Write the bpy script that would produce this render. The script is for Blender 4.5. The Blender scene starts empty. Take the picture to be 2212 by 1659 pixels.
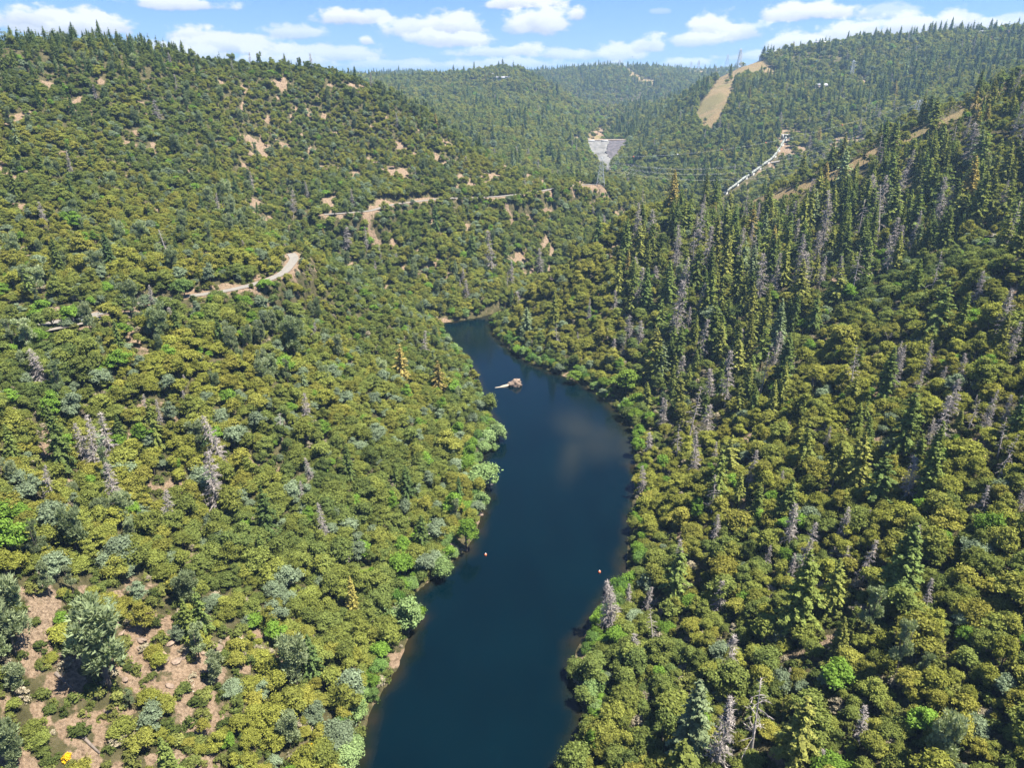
import bpy, math, random
import numpy as np
from mathutils import Vector
PI = math.pi
rng = np.random.RandomState(7)
random.seed(7)
scene = bpy.context.scene
COL = scene.collection

# ------------------------------------------------------------------ camera model
CAM_H = 150.0
PITCH = math.radians(23.0)
FPX = 1522.0            # focal length in the pixels of a 2212 wide picture
SW, SH = 2212.0, 1659.0
cp, sp = math.cos(PITCH), math.sin(PITCH)

def ray(u, v):
    a = (u - SW / 2) / FPX
    b = (SH / 2 - v) / FPX
    return np.array([a, cp + b * sp, -sp + b * cp])

def at_depth(u, v, Y):
    d = ray(u, v)
    t = Y / d[1]
    return (d[0] * t, Y, CAM_H + d[2] * t)

def on_level(u, v, z):
    d = ray(u, v)
    t = (z - CAM_H) / d[2]
    return (d[0] * t, d[1] * t, z)

def project(P):
    P = np.asarray(P, float)
    x, y, z = P[..., 0], P[..., 1], P[..., 2] - CAM_H
    dep = y * cp - z * sp
    upc = y * sp + z * cp
    dep = np.where(dep < 1, 1, dep)
    return SW / 2 + FPX * x / dep, SH / 2 - FPX * upc / dep, dep

# ------------------------------------------------------------------ noise
def _hash(ix, iy, seed):
    h = (ix.astype(np.int64) * 374761393 + iy.astype(np.int64) * 668265263 + seed * 1442695041) & 0xFFFFFFFF
    h = ((h ^ (h >> 13)) * 1274126177) & 0xFFFFFFFF
    h = h ^ (h >> 16)
    return (h & 0xFFFF) / 65535.0

def vnoise(x, y, seed=0):
    x = np.asarray(x, float); y = np.asarray(y, float)
    ix = np.floor(x); iy = np.floor(y)
    fx = x - ix; fy = y - iy
    fx = fx * fx * (3 - 2 * fx); fy = fy * fy * (3 - 2 * fy)
    a = _hash(ix, iy, seed); b = _hash(ix + 1, iy, seed)
    c = _hash(ix, iy + 1, seed); d = _hash(ix + 1, iy + 1, seed)
    return (a * (1 - fx) + b * fx) * (1 - fy) + (c * (1 - fx) + d * fx) * fy

def fbm(x, y, seed=0, octv=4):
    s = 0; amp = 0.5; tot = 0
    for k in range(octv):
        s = s + amp * vnoise(x * 2 ** k, y * 2 ** k, seed + k * 17)
        tot += amp; amp *= 0.5
    return s / tot

# ------------------------------------------------------------------ the lake outline
LEFT_BANK = [(745,1720),(765,1659),(800,1540),(830,1490),(862,1440),(885,1370),(905,1335),(888,1290),(950,1240),(1000,1195),(1027,1160),
             (1040,1110),(1048,1050),(1030,1010),(1035,985),(1065,950),(1078,935),(1060,895),(1037,850),(1018,790),(975,745),(942,706)]
RIGHT_BANK = [(1062,688),(1062,718),(1090,748),(1140,784),(1200,806),(1262,832),(1320,876),(1366,928),(1368,970),(1372,1040),(1362,1110),
              (1356,1170),(1352,1240),(1310,1290),(1290,1330),(1245,1400),(1236,1460),(1258,1540),(1240,1600),(1228,1659),(1225,1720)]
lake = []
for p in LEFT_BANK: lake.append(on_level(p[0], p[1], 0)[:2])
for p in [(930,702),(985,694),(1030,686)]: lake.append(on_level(p[0], p[1], 0)[:2])
for p in [(12,508),(48,562),(88,613),(132,660),(180,705),(190,760),(215,760),(204,700),(150,648),(104,600),(66,548),(30,494),(4,470)]: lake.append(p)
for p in RIGHT_BANK: lake.append(on_level(p[0], p[1], 0)[:2])
lake.append((18, 40)); lake.append((22, -400)); lake.append((-40, -400)); lake.append((-42, 40))
lake = np.array(lake)

def seg_dist(x, y, poly, closed=True):
    d = np.full(np.shape(x), 1e9)
    n = len(poly)
    for i in range(n if closed else n - 1):
        ax, ay = poly[i][0], poly[i][1]; bx, by = poly[(i + 1) % n][0], poly[(i + 1) % n][1]
        vx, vy = bx - ax, by - ay
        t = np.clip(((x - ax) * vx + (y - ay) * vy) / (vx * vx + vy * vy + 1e-9), 0, 1)
        d = np.minimum(d, (x - ax - t * vx) ** 2 + (y - ay - t * vy) ** 2)
    return np.sqrt(d)

def in_poly(x, y, poly):
    r = np.zeros(np.shape(x), bool)
    n = len(poly)
    for i in range(n):
        ax, ay = poly[i][0], poly[i][1]; bx, by = poly[(i + 1) % n][0], poly[(i + 1) % n][1]
        if ay == by: continue
        c = ((ay > y) != (by > y)) & (x < (bx - ax) * (y - ay) / (by - ay) + ax)
        r ^= c
    return r

# ------------------------------------------------------------------ terrain control points
CP = []
def P3(x, y, z): CP.append((x, y, z))
def PX(u, v, Y): CP.append(at_depth(u, v, Y))
for q in lake:
    if q[1] > 60: P3(q[0], q[1], 0)
for y in (-150, -50, 30, 80): P3(-42, y, 0); P3(20, y, 0); P3(-130, y, 38); P3(-230, y, 75); P3(110, y, 50); P3(220, y, 105); P3(420, y, 180); P3(-420, y, 120)
# left bank, near
for y, s in ((120, .44), (160, .42), (200, .42)):
    for d in (30, 70, 110): P3(-34 - d, y, s * d)
PX(0,1659,96); PX(0,1300,128); PX(0,900,192)
# road on the left spur
PX(0,715,262); PX(100,700,262); PX(215,680,268); PX(330,650,288); PX(430,640,296); PX(560,610,330); PX(640,560,370)
PX(700,575,385); PX(760,610,400); PX(850,655,428); PX(700,700,345); PX(800,800,318); PX(600,800,270); PX(350,850,225); PX(900,900,290)
# left hill
PX(0,560,305); PX(0,400,360); PX(0,250,430); PX(0,118,500); PX(-500,150,520); PX(-500,500,300)
PX(200,480,362); PX(200,300,450); PX(190,102,560); PX(330,120,600); PX(460,145,640); PX(600,155,680); PX(720,166,710)
PX(780,186,722); PX(900,234,722); PX(960,274,715); PX(1100,356,700); PX(1180,388,690)
PX(400,460,410); PX(480,460,430); PX(400,300,520); PX(550,520,390); PX(600,330,590); PX(500,400,490); PX(800,320,640); PX(700,230,675); PX(950,350,640)
# gully behind the left spur
P3(-85,462,13); P3(-118,474,34); P3(-150,492,56); P3(-190,520,80)
PX(720,462,512); PX(850,442,545); PX(1000,432,582); PX(1150,420,630)
PX(900,600,492); PX(900,520,530); PX(1050,600,502); PX(1050,500,560)
# behind the left hill
for (u, v, Y) in ((190,102,560),(460,145,640),(720,166,710),(900,234,722),(1100,356,700)):
    x, y, z = at_depth(u, v, Y); P3(x * 1.1, y + 110, z - 40); P3(x * 1.2, y + 230, max(45, z - 85))
P3(-700, 600, 190); P3(-900, 900, 160)
# spur beyond the bend
PX(1250,404,690); PX(1300,402,695); PX(1400,416,730); PX(1500,424,750); PX(1300,452,680); PX(1200,480,620); P3(235,775,20)
# river gorge beyond the bend
for p in [(200,790),(188,850),(168,950),(140,1080)]: P3(p[0], p[1], 3 + (p[1] - 790) * .03)
# right bank
for y, s in ((119, .5), (150, .55), (200, .56), (250, .56), (300, .55)):
    xr = {119: 17, 150: 34, 200: 38, 250: 50, 300: 58}[y]
    for d in (30, 70, 120): P3(xr + d, y, s * d)
PX(2212,1659,88); PX(2212,900,184); PX(2212,560,262); PX(1500,700,360); PX(1700,600,370); PX(1900,500,392)
PX(2000,345,460); PX(2212,245,450); PX(1800,440,470); PX(1700,480,492); PX(1540,480,540)
PX(1090,680,462); PX(1150,622,475); PX(1200,585,485); PX(1300,515,500); PX(1420,470,535)
PX(2700,700,230); PX(2700,200,420)
PX(1600,452,585); PX(1672,421,620); PX(1760,382,615); PX(1850,340,608); PX(1938,293,600); PX(2000,270,592); PX(2084,233,580); PX(2150,190,572); PX(2212,158,560); PX(2600,20,600)
P3(300,720,28); P3(400,740,60); P3(520,740,95); P3(680,760,140); P3(250,700,22)
# the far hill on the right
P3(300,830,38); PX(1690,303,1000); PX(1570,425,850); PX(1630,372,915); PX(1850,305,950); PX(1850,200,1200); PX(1960,170,1200)
PX(1750,303,1000); PX(1950,260,960); PX(2100,180,1080); PX(2212,150,1000)
PX(1515,335,1050); PX(1530,255,1150); PX(1570,200,1280); PX(1600,145,1450); PX(1500,300,1110); PX(1450,330,1080); PX(1480,220,1350)
PX(1680,112,1550); PX(1800,105,1550); PX(1900,98,1500); PX(2000,84,1450); PX(2212,68,1350); PX(2600,30,1300); PX(2000,120,1320); PX(1700,180,1350)
for (u, v, Y) in ((1600,145,1450),(1800,105,1550),(2212,68,1350)):
    x, y, z = at_depth(u, v, Y); P3(x * 1.15, y * 1.15 + 50, z - 30); P3(x * 1.3, y * 1.35 + 100, z - 90)
PX(1400,380,920); PX(1380,345,1120)
# dam and what lies around it
DAM_Y = 1300.0
PX(1268,306,DAM_Y); PX(1358,304,DAM_Y); PX(1318,364,1190); PX(1275,335,1200); PX(1290,352,1175); PX(1255,300,1290)
PX(1310,303,1310); PX(1300,290,1420); PX(1350,290,1420); PX(1400,290,1330); PX(1390,315,1250)
PX(1330,240,1750); PX(1262,245,1950); PX(1225,205,2250); PX(1280,268,1650); PX(1420,215,1900); PX(1166,182,1780); PX(1208,224,1580); PX(1233,259,1430); PX(1258,288,1325)
# hill left of the dam
PX(1070,155,1900); PX(1020,158,1860); PX(950,188,1780); PX(1130,156,1950); PX(1000,246,1300); PX(1100,300,1150); PX(1200,300,1250)
PX(1100,220,1550); PX(1150,360,980); PX(1230,370,1020); PX(900,250,1350); PX(800,260,1300)
P3(-150,960,70); P3(0,900,45); P3(80,900,25)
# far ridges
PX(860,181,2600); PX(800,178,2500); PX(700,178,2500); PX(400,180,2600); PX(0,185,2700); PX(1190,158,2700); PX(1270,151,2750); PX(1350,146,2800); PX(1500,160,2800); PX(1450,185,2450); PX(1250,180,2450)
PX(1700,150,3000); PX(2300,120,3000); PX(930,194,2400); PX(978,172,1840)
for x in (-4500, -2500, -1000, 0, 1000, 2500, 4500):
    P3(x, 3600, 175 if abs(x) < 2000 else 190); P3(x * 1.5, 5500, 120); P3(x * 4, 14000, 100); P3(x * 8, 30000, 80)
CP = np.array(CP)

def lp(x, y):
    r = np.sqrt(np.asarray(x, float) ** 2 + (np.asarray(y, float) + 120) ** 2)
    th = np.arctan2(x, np.asarray(y, float) + 120)
    return np.log(r + 60.0), th

_q, _t = lp(CP[:, 0], CP[:, 1])
# merge doubles
keep = []
for i in range(len(CP)):
    if all((_q[i] - _q[j]) ** 2 + (_t[i] - _t[j]) ** 2 > 1e-5 for j in keep): keep.append(i)
CP = CP[keep]; _q = _q[keep]; _t = _t[keep]
_C2 = 0.03 ** 2
def _phi(dq, dt): return np.sqrt(dq * dq + dt * dt + _C2)
_A = _phi(_q[:, None] - _q[None], _t[:, None] - _t[None])
_n = len(CP)
_M = np.zeros((_n + 3, _n + 3)); _M[:_n, :_n] = _A - np.eye(_n) * 0.004
_M[:_n, _n] = 1; _M[:_n, _n + 1] = _q; _M[:_n, _n + 2] = _t
_M[_n:, :_n] = _M[:_n, _n:].T
_w = np.linalg.solve(_M, np.concatenate([CP[:, 2], np.zeros(3)]))

def base_height(x, y):
    x = np.asarray(x, float); y = np.asarray(y, float)
    shp = x.shape
    q, t = lp(x.ravel(), y.ravel())
    out = np.empty(q.shape)
    for i in range(0, len(q), 20000):
        s = slice(i, i + 20000)
        out[s] = _phi(q[s][:, None] - _q[None], t[s][:, None] - _t[None]) @ _w[:_n] + _w[_n] + _w[_n + 1] * q[s] + _w[_n + 2] * t[s]
    return out.reshape(shp)

# roads: polylines of (x, y, z)
ROADS = {}
def road_px(name, pts, width):
    ROADS[name] = (np.array([on_level(u, v, z) for u, v, z in pts]), width)
road_px('spur', [(-300,760,67),(-120,735,67),(0,712,67),(60,706,66.5),(100,702,66),(150,690,66),(215,679,66),(260,668,66),(330,651,66),(400,641,66),(470,633,66),(540,618,66),(580,605,66),(612,592,66),(628,572,66),(640,556,66),(628,548,67)], 4.6)
road_px('canyon', [(700,463,66),(740,461,66),(800,456,66),(850,441,66),(910,434,66),(960,428,65.5),(1010,428,65),(1080,424,65),(1150,416,64),(1220,403,64),(1255,399,63),(1290,398,62)], 4.4)

def height(x, y):
    x = np.asarray(x, float); y = np.asarray(y, float)
    h = base_height(x, y)
    r = np.sqrt(x * x + y * y)
    sc = np.clip(r / 600, 0.35, 2.2)
    n = (fbm(x / (90 * 1.0), y / 90.0, 3, 4) - 0.5) * 13 * np.clip(r / 500, .3, 1.2)
    n = n + (fbm(x / 420.0 + 9, y / 420.0, 31, 3) - 0.5) * 60 * np.clip((r - 900) / 1200, 0, 1)
    n = n + (fbm(x / 14.0, y / 14.0, 5, 3) - 0.5) * 2.2
    near = (r < 1100)
    d = np.full(x.shape, 1e3); ins = np.zeros(x.shape, bool)
    if near.any():
        d[near] = seg_dist(x[near], y[near], lake)
        ins[near] = in_poly(x[near], y[near], lake)
    h = h + n * np.clip(d / 25, 0, 1)
    # roads sit on benches
    for pts, w in ROADS.values():
        m = near & (r > 150)
        if m.any():
            xs, ys, hs = x[m], y[m], h[m]
            best = np.full(xs.shape, 1e9); bz = np.zeros(xs.shape)
            for i in range(len(pts) - 1):
                a, b = pts[i], pts[i + 1]; vx, vy = b[0] - a[0], b[1] - a[1]
                t = np.clip(((xs - a[0]) * vx + (ys - a[1]) * vy) / (vx * vx + vy * vy + 1e-9), 0, 1)
                dd = np.hypot(xs - a[0] - t * vx, ys - a[1] - t * vy)
                c = dd < best; best = np.where(c, dd, best); bz = np.where(c, a[2] + t * (b[2] - a[2]), bz)
            k = np.clip((best - w * 0.75) / 9.0, 0, 1); k = k * k * (3 - 2 * k)
            h[m] = bz * (1 - k) + hs * k
    lo = 0.25 + np.minimum(d, 60) * 0.16
    h = np.where(r < 1100, np.maximum(h, lo), np.maximum(h, 2))
    h = np.where(ins, -0.4 - np.minimum(d * 0.55, 14), h)
    return h

# the ground as one sheet: log-polar grid round the camera
NR, NT = 640, 620
RAD = np.exp(np.linspace(math.log(150), math.log(32000 + 60), NR)) - 60
RAD = np.concatenate([np.exp(np.linspace(math.log(85), math.log(3900), NR - 40)) - 60, np.geomspace(4000, 32000, 40)])
TH = np.linspace(math.radians(-57), math.radians(57), NT)
RR, TT = np.meshgrid(RAD, TH, indexing='ij')
GX = RR * np.sin(TT); GY = RR * np.cos(TT)-60
GZ = height(GX, GY)

def grid_sample(G, x, y):
    """bilinear sample of a value on the ground grid"""
    x = np.asarray(x, float); y = np.asarray(y, float) + 60
    r = np.hypot(x, y); t = np.arctan2(x, y)
    i = np.clip(np.interp(r, RAD, np.arange(NR)), 0, NR - 1.001)
    j = np.clip((t - TH[0]) / (TH[1] - TH[0]), 0, NT - 1.001)
    i0 = i.astype(int); j0 = j.astype(int); fi = i - i0; fj = j - j0
    return (G[i0, j0] * (1 - fi) * (1 - fj) + G[i0 + 1, j0] * fi * (1 - fj) + G[i0, j0 + 1] * (1 - fi) * fj + G[i0 + 1, j0 + 1] * fi * fj)

def ground(x, y):
    return float(grid_sample(GZ, np.array([x]), np.array([y]))[0])

_TS = np.exp(np.linspace(math.log(60), math.log(4500), 2600))
def hit(u, v, tmin=60.0):
    """first point of the ground that the pixel looks at"""
    d = ray(u, v)
    X = d[0] * _TS; Y = d[1] * _TS; Z = CAM_H + d[2] * _TS
    g = grid_sample(GZ, X, Y)
    k = np.nonzero((Z < np.maximum(g, 0)) & (_TS > tmin))[0]
    if len(k) == 0: return hit(u, v + 2, tmin) if v < 260 else None      # just above a skyline: take the crest
    k = k[0]
    return (X[k], Y[k], max(float(g[k]), 0.0))

# horizon angle in front of each grid node, for what the camera can see
ang = (np.maximum(GZ, 0) + 5 - CAM_H) / np.hypot(GX, GY)
HOR = np.maximum.accumulate(ang, axis=0)
HOR = np.vstack([np.full((4, NT), -9.0), HOR[:-4]])
# ------------------------------------------------------------------ node helpers
def new_mat(name):
    m = bpy.data.materials.new(name); m.use_nodes = True
    nt = m.node_tree; nt.nodes.clear()
    out = nt.nodes.new('ShaderNodeOutputMaterial')
    return m, nt, out

def N(nt, typ, **kw):
    n = nt.nodes.new(typ)
    for k, v in kw.items():
        if k.startswith('i_'):
            n.inputs[k[2:]].default_value = v
        else: setattr(n, k, v)
    return n

def math_node(nt, op, a, b=None, c=None, clamp=False):
    n = nt.nodes.new('ShaderNodeMath'); n.operation = op; n.use_clamp = clamp
    for i, x in enumerate((a, b, c)):
        if x is None: continue
        if isinstance(x, (int, float)): n.inputs[i].default_value = x
        else: nt.links.new(x, n.inputs[i])
    return n.outputs[0]

def mixc(nt, f, a, b, blend='MIX'):
    n = nt.nodes.new('ShaderNodeMix'); n.data_type = 'RGBA'; n.blend_type = blend
    for key, x in (('Factor', f), ('A', a), ('B', b)):
        s = [q for q in n.inputs if q.name == key and (q.type == 'VALUE' if key == 'Factor' else q.type == 'RGBA')][0]
        if isinstance(x, (int, float)): s.default_value = x
        elif isinstance(x, tuple): s.default_value = (x[0], x[1], x[2], 1)
        else: nt.links.new(x, s)
    return [q for q in n.outputs if q.type == 'RGBA'][0]

def ramp(nt, fac, stops, interp='LINEAR'):
    n = nt.nodes.new('ShaderNodeValToRGB'); cr = n.color_ramp; cr.interpolation = interp
    while len(cr.elements) < len(stops): cr.elements.new(0.5)
    for e, (p, c) in zip(cr.elements, stops):
        e.position = p; e.color = (c[0], c[1], c[2], 1) if not isinstance(c, (int, float)) else (c, c, c, 1)
    nt.links.new(fac, n.inputs[0])
    return n.outputs['Color']

def noise(nt, vec, scale, detail=3, rough=0.55):
    n = nt.nodes.new('ShaderNodeTexNoise'); n.inputs['Scale'].default_value = scale
    n.inputs['Detail'].default_value = detail; n.inputs['Roughness'].default_value = rough
    if vec is not None: nt.links.new(vec, n.inputs['Vector'])
    return n.outputs['Fac']

# ------------------------------------------------------------------ materials
def leaf_material(name, stops, trans=0.25, spread=0.45, leafvar=.85):
    m, nt, out = new_mat(name)
    at = N(nt, 'ShaderNodeAttribute', attribute_type='INSTANCER', attribute_name='tint')
    oi = N(nt, 'ShaderNodeObjectInfo')
    geo = N(nt, 'ShaderNodeNewGeometry')
    col = ramp(nt, at.outputs['Fac'], stops)
    # each tree a little lighter or darker, each leaf clump too
    k = math_node(nt, 'MULTIPLY_ADD', oi.outputs['Random'], spread, 1 - spread / 2)
    k2 = math_node(nt, 'MULTIPLY_ADD', geo.outputs['Random Per Island'], leafvar, 1 - leafvar / 2)
    k = math_node(nt, 'MULTIPLY', k, k2)
    sc = N(nt, 'ShaderNodeVectorMath', operation='SCALE')
    nt.links.new(col, sc.inputs[0]); nt.links.new(k, sc.inputs['Scale'])
    d = N(nt, 'ShaderNodeBsdfDiffuse'); t = N(nt, 'ShaderNodeBsdfTranslucent')
    nt.links.new(sc.outputs[0], d.inputs['Color'])
    tc = mixc(nt, 1.0, sc.outputs[0], (1.0, 1.05, 0.55), 'MULTIPLY')
    nt.links.new(tc, t.inputs['Color'])
    mx = N(nt, 'ShaderNodeMixShader'); mx.inputs[0].default_value = trans
    nt.links.new(d.outputs[0], mx.inputs[1]); nt.links.new(t.outputs[0], mx.inputs[2])
    nt.links.new(mx.outputs[0], out.inputs['Surface'])
    return m

def plain_material(name, col, rough=0.8, var=0.25, scale=2.0, metal=0.0, col2=None, bump=0.0):
    m, nt, out = new_mat(name)
    b = N(nt, 'ShaderNodeBsdfPrincipled')
    b.inputs['Roughness'].default_value = rough; b.inputs['Metallic'].default_value = metal
    tc = N(nt, 'ShaderNodeTexCoord')
    f = noise(nt, tc.outputs['Object'], scale, 4)
    c2 = col2 or tuple(min(1, x * (1 + var)) for x in col)
    c1 = tuple(x * (1 - var) for x in col)
    c = ramp(nt, f, [(0.3, c1), (0.7, c2)])
    nt.links.new(c, b.inputs['Base Color'])
    if bump:
        bp = N(nt, 'ShaderNodeBump'); bp.inputs['Strength'].default_value = bump
        nt.links.new(f, bp.inputs['Height']); nt.links.new(bp.outputs[0], b.inputs['Normal'])
    nt.links.new(b.outputs[0], out.inputs['Surface'])
    return m

M = {}
G = 1.0
M['oak'] = leaf_material('oak_leaves', [(0.0, (0.045, 0.077, 0.031)), (0.2, (0.094, 0.132, 0.043)), (0.4, (0.142, 0.179, 0.050)), (0.6, (0.193, 0.217, 0.050)), (0.78, (0.245, 0.234, 0.050)), (0.88, (0.159, 0.263, 0.041)), (1.0, (0.193, 0.242, 0.149))], trans=.42)
M['fir'] = leaf_material('fir_needles', [(0.0, (0.049, 0.090, 0.046)), (0.35, (0.102, 0.150, 0.048)), (0.65, (0.169, 0.206, 0.052)), (0.85, (0.229, 0.236, 0.061)), (0.92, (0.323, 0.245, 0.072)), (1.0, (0.221, 0.275, 0.143))], trans=.34)
M['pine'] = leaf_material('grey_pine_needles', [(0.0, (0.162, 0.204, 0.102)), (0.5, (0.238, 0.284, 0.151)), (1.0, (0.324, 0.368, 0.213))], trans=.35, leafvar=.5)
M['willow'] = leaf_material('willow_leaves', [(0.0, (0.070, 0.143, 0.025)), (0.5, (0.140, 0.209, 0.066)), (1.0, (0.252, 0.336, 0.145))], trans=.3)
M['shrub'] = leaf_material('shrub_leaves', [(0.0, (0.043, 0.066, 0.019)), (0.4, (0.103, 0.126, 0.034)), (0.7, (0.182, 0.192, 0.054)), (0.82, (0.290, 0.252, 0.180)), (0.9, (0.145, 0.264, 0.024)), (1.0, (0.616, 0.400, 0.020))], trans=.36)
M['bark'] = plain_material('bark', (.085, .068, .055), .9, .4, 3.0)
M['deadwood'] = plain_material('weathered_wood', (.31, .275, .25), .9, .35, 1.2)
M['logwood'] = plain_material('old_log_wood', (.15, .122, .10), .9, .4, 1.2)
M['whitewood'] = plain_material('bleached_wood', (.48, .43, .36), .85, .2, 1.5)

def ground_material():
    m, nt, out = new_mat('hillside_ground')
    b = N(nt, 'ShaderNodeBsdfPrincipled'); b.inputs['Roughness'].default_value = .95
    b.inputs['Specular IOR Level'].default_value = .1
    geo = N(nt, 'ShaderNodeNewGeometry'); pos = geo.outputs['Position']
    at = N(nt, 'ShaderNodeAttribute', attribute_name='cover')
    sep = N(nt, 'ShaderNodeSeparateColor'); nt.links.new(at.outputs['Color'], sep.inputs[0])
    n1 = noise(nt, pos, .35, 6, .65); n2 = noise(nt, pos, .05, 4); n3 = noise(nt, pos, 1.6, 4, .7)
    litter = ramp(nt, n1, [(.3, (.045, .042, .018)), (.5, (.085, .078, .036)), (.7, (.145, .118, .07))])
    soil = ramp(nt, n3, [(.25, (.15, .108, .069)), (.5, (.25, .184, .122)), (.75, (.32, .25, .178))])
    soil = mixc(nt, ramp(nt, n2, [(.4, 0.0), (.65, 1.0)]), soil, (.225, .145, .085), 'MIX')
    soil2 = ramp(nt, n3, [(.25, (.16, .112, .074)), (.5, (.27, .197, .136)), (.75, (.37, .285, .208))])
    soil = mixc(nt, .6, soil, soil2)
    rid = noise(nt, pos, .8, 6, .75)
    soil = mixc(nt, 1.0, soil, ramp(nt, rid, [(.38, .62), (.52, 1.0), (.68, 1.12)]), 'MULTIPLY')
    k = math_node(nt, 'MULTIPLY_ADD', math_node(nt, 'SUBTRACT', n1, .5), 1.1, sep.outputs[0])
    k = ramp(nt, k, [(.42, 0.0), (.56, 1.0)])
    c = mixc(nt, k, litter, soil)
    green = ramp(nt, n1, [(.3, (.07, .12, .015)), (.7, (.17, .24, .02))])
    c = mixc(nt, sep.outputs[1], c, green)
    dry = ramp(nt, n1, [(.3, (.15, .108, .052)), (.5, (.225, .165, .086)), (.75, (.205, .18, .08))])
    dry = mixc(nt, ramp(nt, noise(nt, pos, .02, 4), [(.5, 0.0), (.62, .5)]), dry, (.12, .125, .045))
    c = mixc(nt, sep.outputs[2], c, dry)
    nt.links.new(c, b.inputs['Base Color'])
    bp = N(nt, 'ShaderNodeBump'); bp.inputs['Strength'].default_value = .9; bp.inputs['Distance'].default_value = 1.6
    nt.links.new(math_node(nt, 'ADD', n1, n3), bp.inputs['Height']); nt.links.new(bp.outputs[0], b.inputs['Normal'])
    nt.links.new(b.outputs[0], out.inputs['Surface'])
    return m

def water_material():
    m, nt, out = new_mat('lake_water')
    b = N(nt, 'ShaderNodeBsdfPrincipled'); b.inputs['Roughness'].default_value = .06; b.inputs['IOR'].default_value = 1.333
    b.inputs['Specular IOR Level'].default_value = .3
    at = N(nt, 'ShaderNodeAttribute', attribute_name='depth')
    sep = N(nt, 'ShaderNodeSeparateColor'); nt.links.new(at.outputs['Color'], sep.inputs[0])
    geo = N(nt, 'ShaderNodeNewGeometry')
    n1 = noise(nt, geo.outputs['Position'], .03, 4)
    mp2 = N(nt, 'ShaderNodeMapping'); mp2.inputs['Scale'].default_value = (1, .22, 1); mp2.inputs['Rotation'].default_value = (0, 0, .35); nt.links.new(geo.outputs['Position'], mp2.inputs['Vector'])
    n1 = math_node(nt, 'MULTIPLY_ADD', math_node(nt, 'SUBTRACT', noise(nt, mp2.outputs[0], .11, 5, .6), .5), .8, n1)
    deep = ramp(nt, n1, [(.25, (.0001, .0040, .0066)), (.75, (.0002, .0060, .0094))])
    shore = mixc(nt, ramp(nt, noise(nt, geo.outputs['Position'], .12, 4), [(.35, 0.0), (.65, 1.0)]), (.006, .010, .005), (.017, .0135, .006))
    c = mixc(nt, sep.outputs[0], shore, deep)
    c = mixc(nt, sep.outputs[1], c, (.0155, .0180, .0140))
    nt.links.new(c, b.inputs['Base Color'])
    w1 = N(nt, 'ShaderNodeTexNoise'); w1.inputs['Scale'].default_value = .9; w1.inputs['Detail'].default_value = 4
    mp = N(nt, 'ShaderNodeMapping'); mp.inputs['Scale'].default_value = (1, 2.2, 1); mp.inputs['Rotation'].default_value = (0, 0, .5)
    nt.links.new(geo.outputs['Position'], mp.inputs['Vector']); nt.links.new(mp.outputs[0], w1.inputs['Vector'])
    bp = N(nt, 'ShaderNodeBump'); bp.inputs['Strength'].default_value = .25; bp.inputs['Distance'].default_value = .12
    nt.links.new(w1.outputs['Fac'], bp.inputs['Height']); nt.links.new(bp.outputs[0], b.inputs['Normal'])
    nt.links.new(b.outputs[0], out.inputs['Surface'])
    return m
M['ground'] = ground_material(); M['water'] = water_material()
M['asphalt'] = plain_material('pale_asphalt', (.165, .152, .132), .9, .15, .6)
M['gravel'] = plain_material('white_gravel', (.17, .15, .122), .95, .15, 1.5)
M['concrete'] = plain_material('concrete', (.40, .39, .38), .85, .18, .25, bump=.2)
M['paleconcrete'] = plain_material('pale_concrete', (.122, .119, .112), .85, .5, .11, bump=.3)
M['rockfill'] = plain_material('dam_rockfill', (.066, .058, .062), .95, .6, .2, bump=.8)
M['rock'] = plain_material('rock', (.19, .14, .105), .95, .5, .9, bump=.9)
M['palerock'] = plain_material('pale_rock', (.33, .275, .21), .9, .2, 1.0, bump=.4)
M['steel'] = plain_material('galvanised_steel', (.36, .39, .42), .6, .1, 1.0, metal=.2)
M['pipe'] = plain_material('painted_pipe', (.175, .19, .17), .65, .12, .3)
M['joint'] = plain_material('pipe_joint', (.09, .10, .10), .7, .2, 1.0)
M['wire'] = plain_material('aluminium_cable', (.55, .56, .58), .4, .05, 1.0)
M['orange'] = plain_material('orange_plastic', (.75, .15, .05), .5, .05, 1.0)
M['whiteplastic'] = plain_material('white_plastic', (.8, .8, .78), .5, .03, 1.0)
M['whitewall'] = plain_material('white_wall', (.5, .5, .49), .8, .06, .5)
M['tanwall'] = plain_material('tan_wall', (.30, .235, .17), .85, .1, .5)
M['greyroof'] = plain_material('grey_roof', (.24, .24, .26), .85, .15, .4)
M['paleroof'] = plain_material('pale_roof', (.34, .34, .37), .7, .1, .4)
M['window'] = plain_material('window_glass', (.03, .04, .05), .1, .1, 1.0)
M['bluepaint'] = plain_material('blue_car_paint', (.05, .09, .22), .3, .05, 1.0)
M['silverpaint'] = plain_material('silver_car_paint', (.42, .44, .47), .3, .05, 1.0, metal=.4)
M['rubber'] = plain_material('tyre_rubber', (.02, .02, .02), .9, .1, 1.0)

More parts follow.
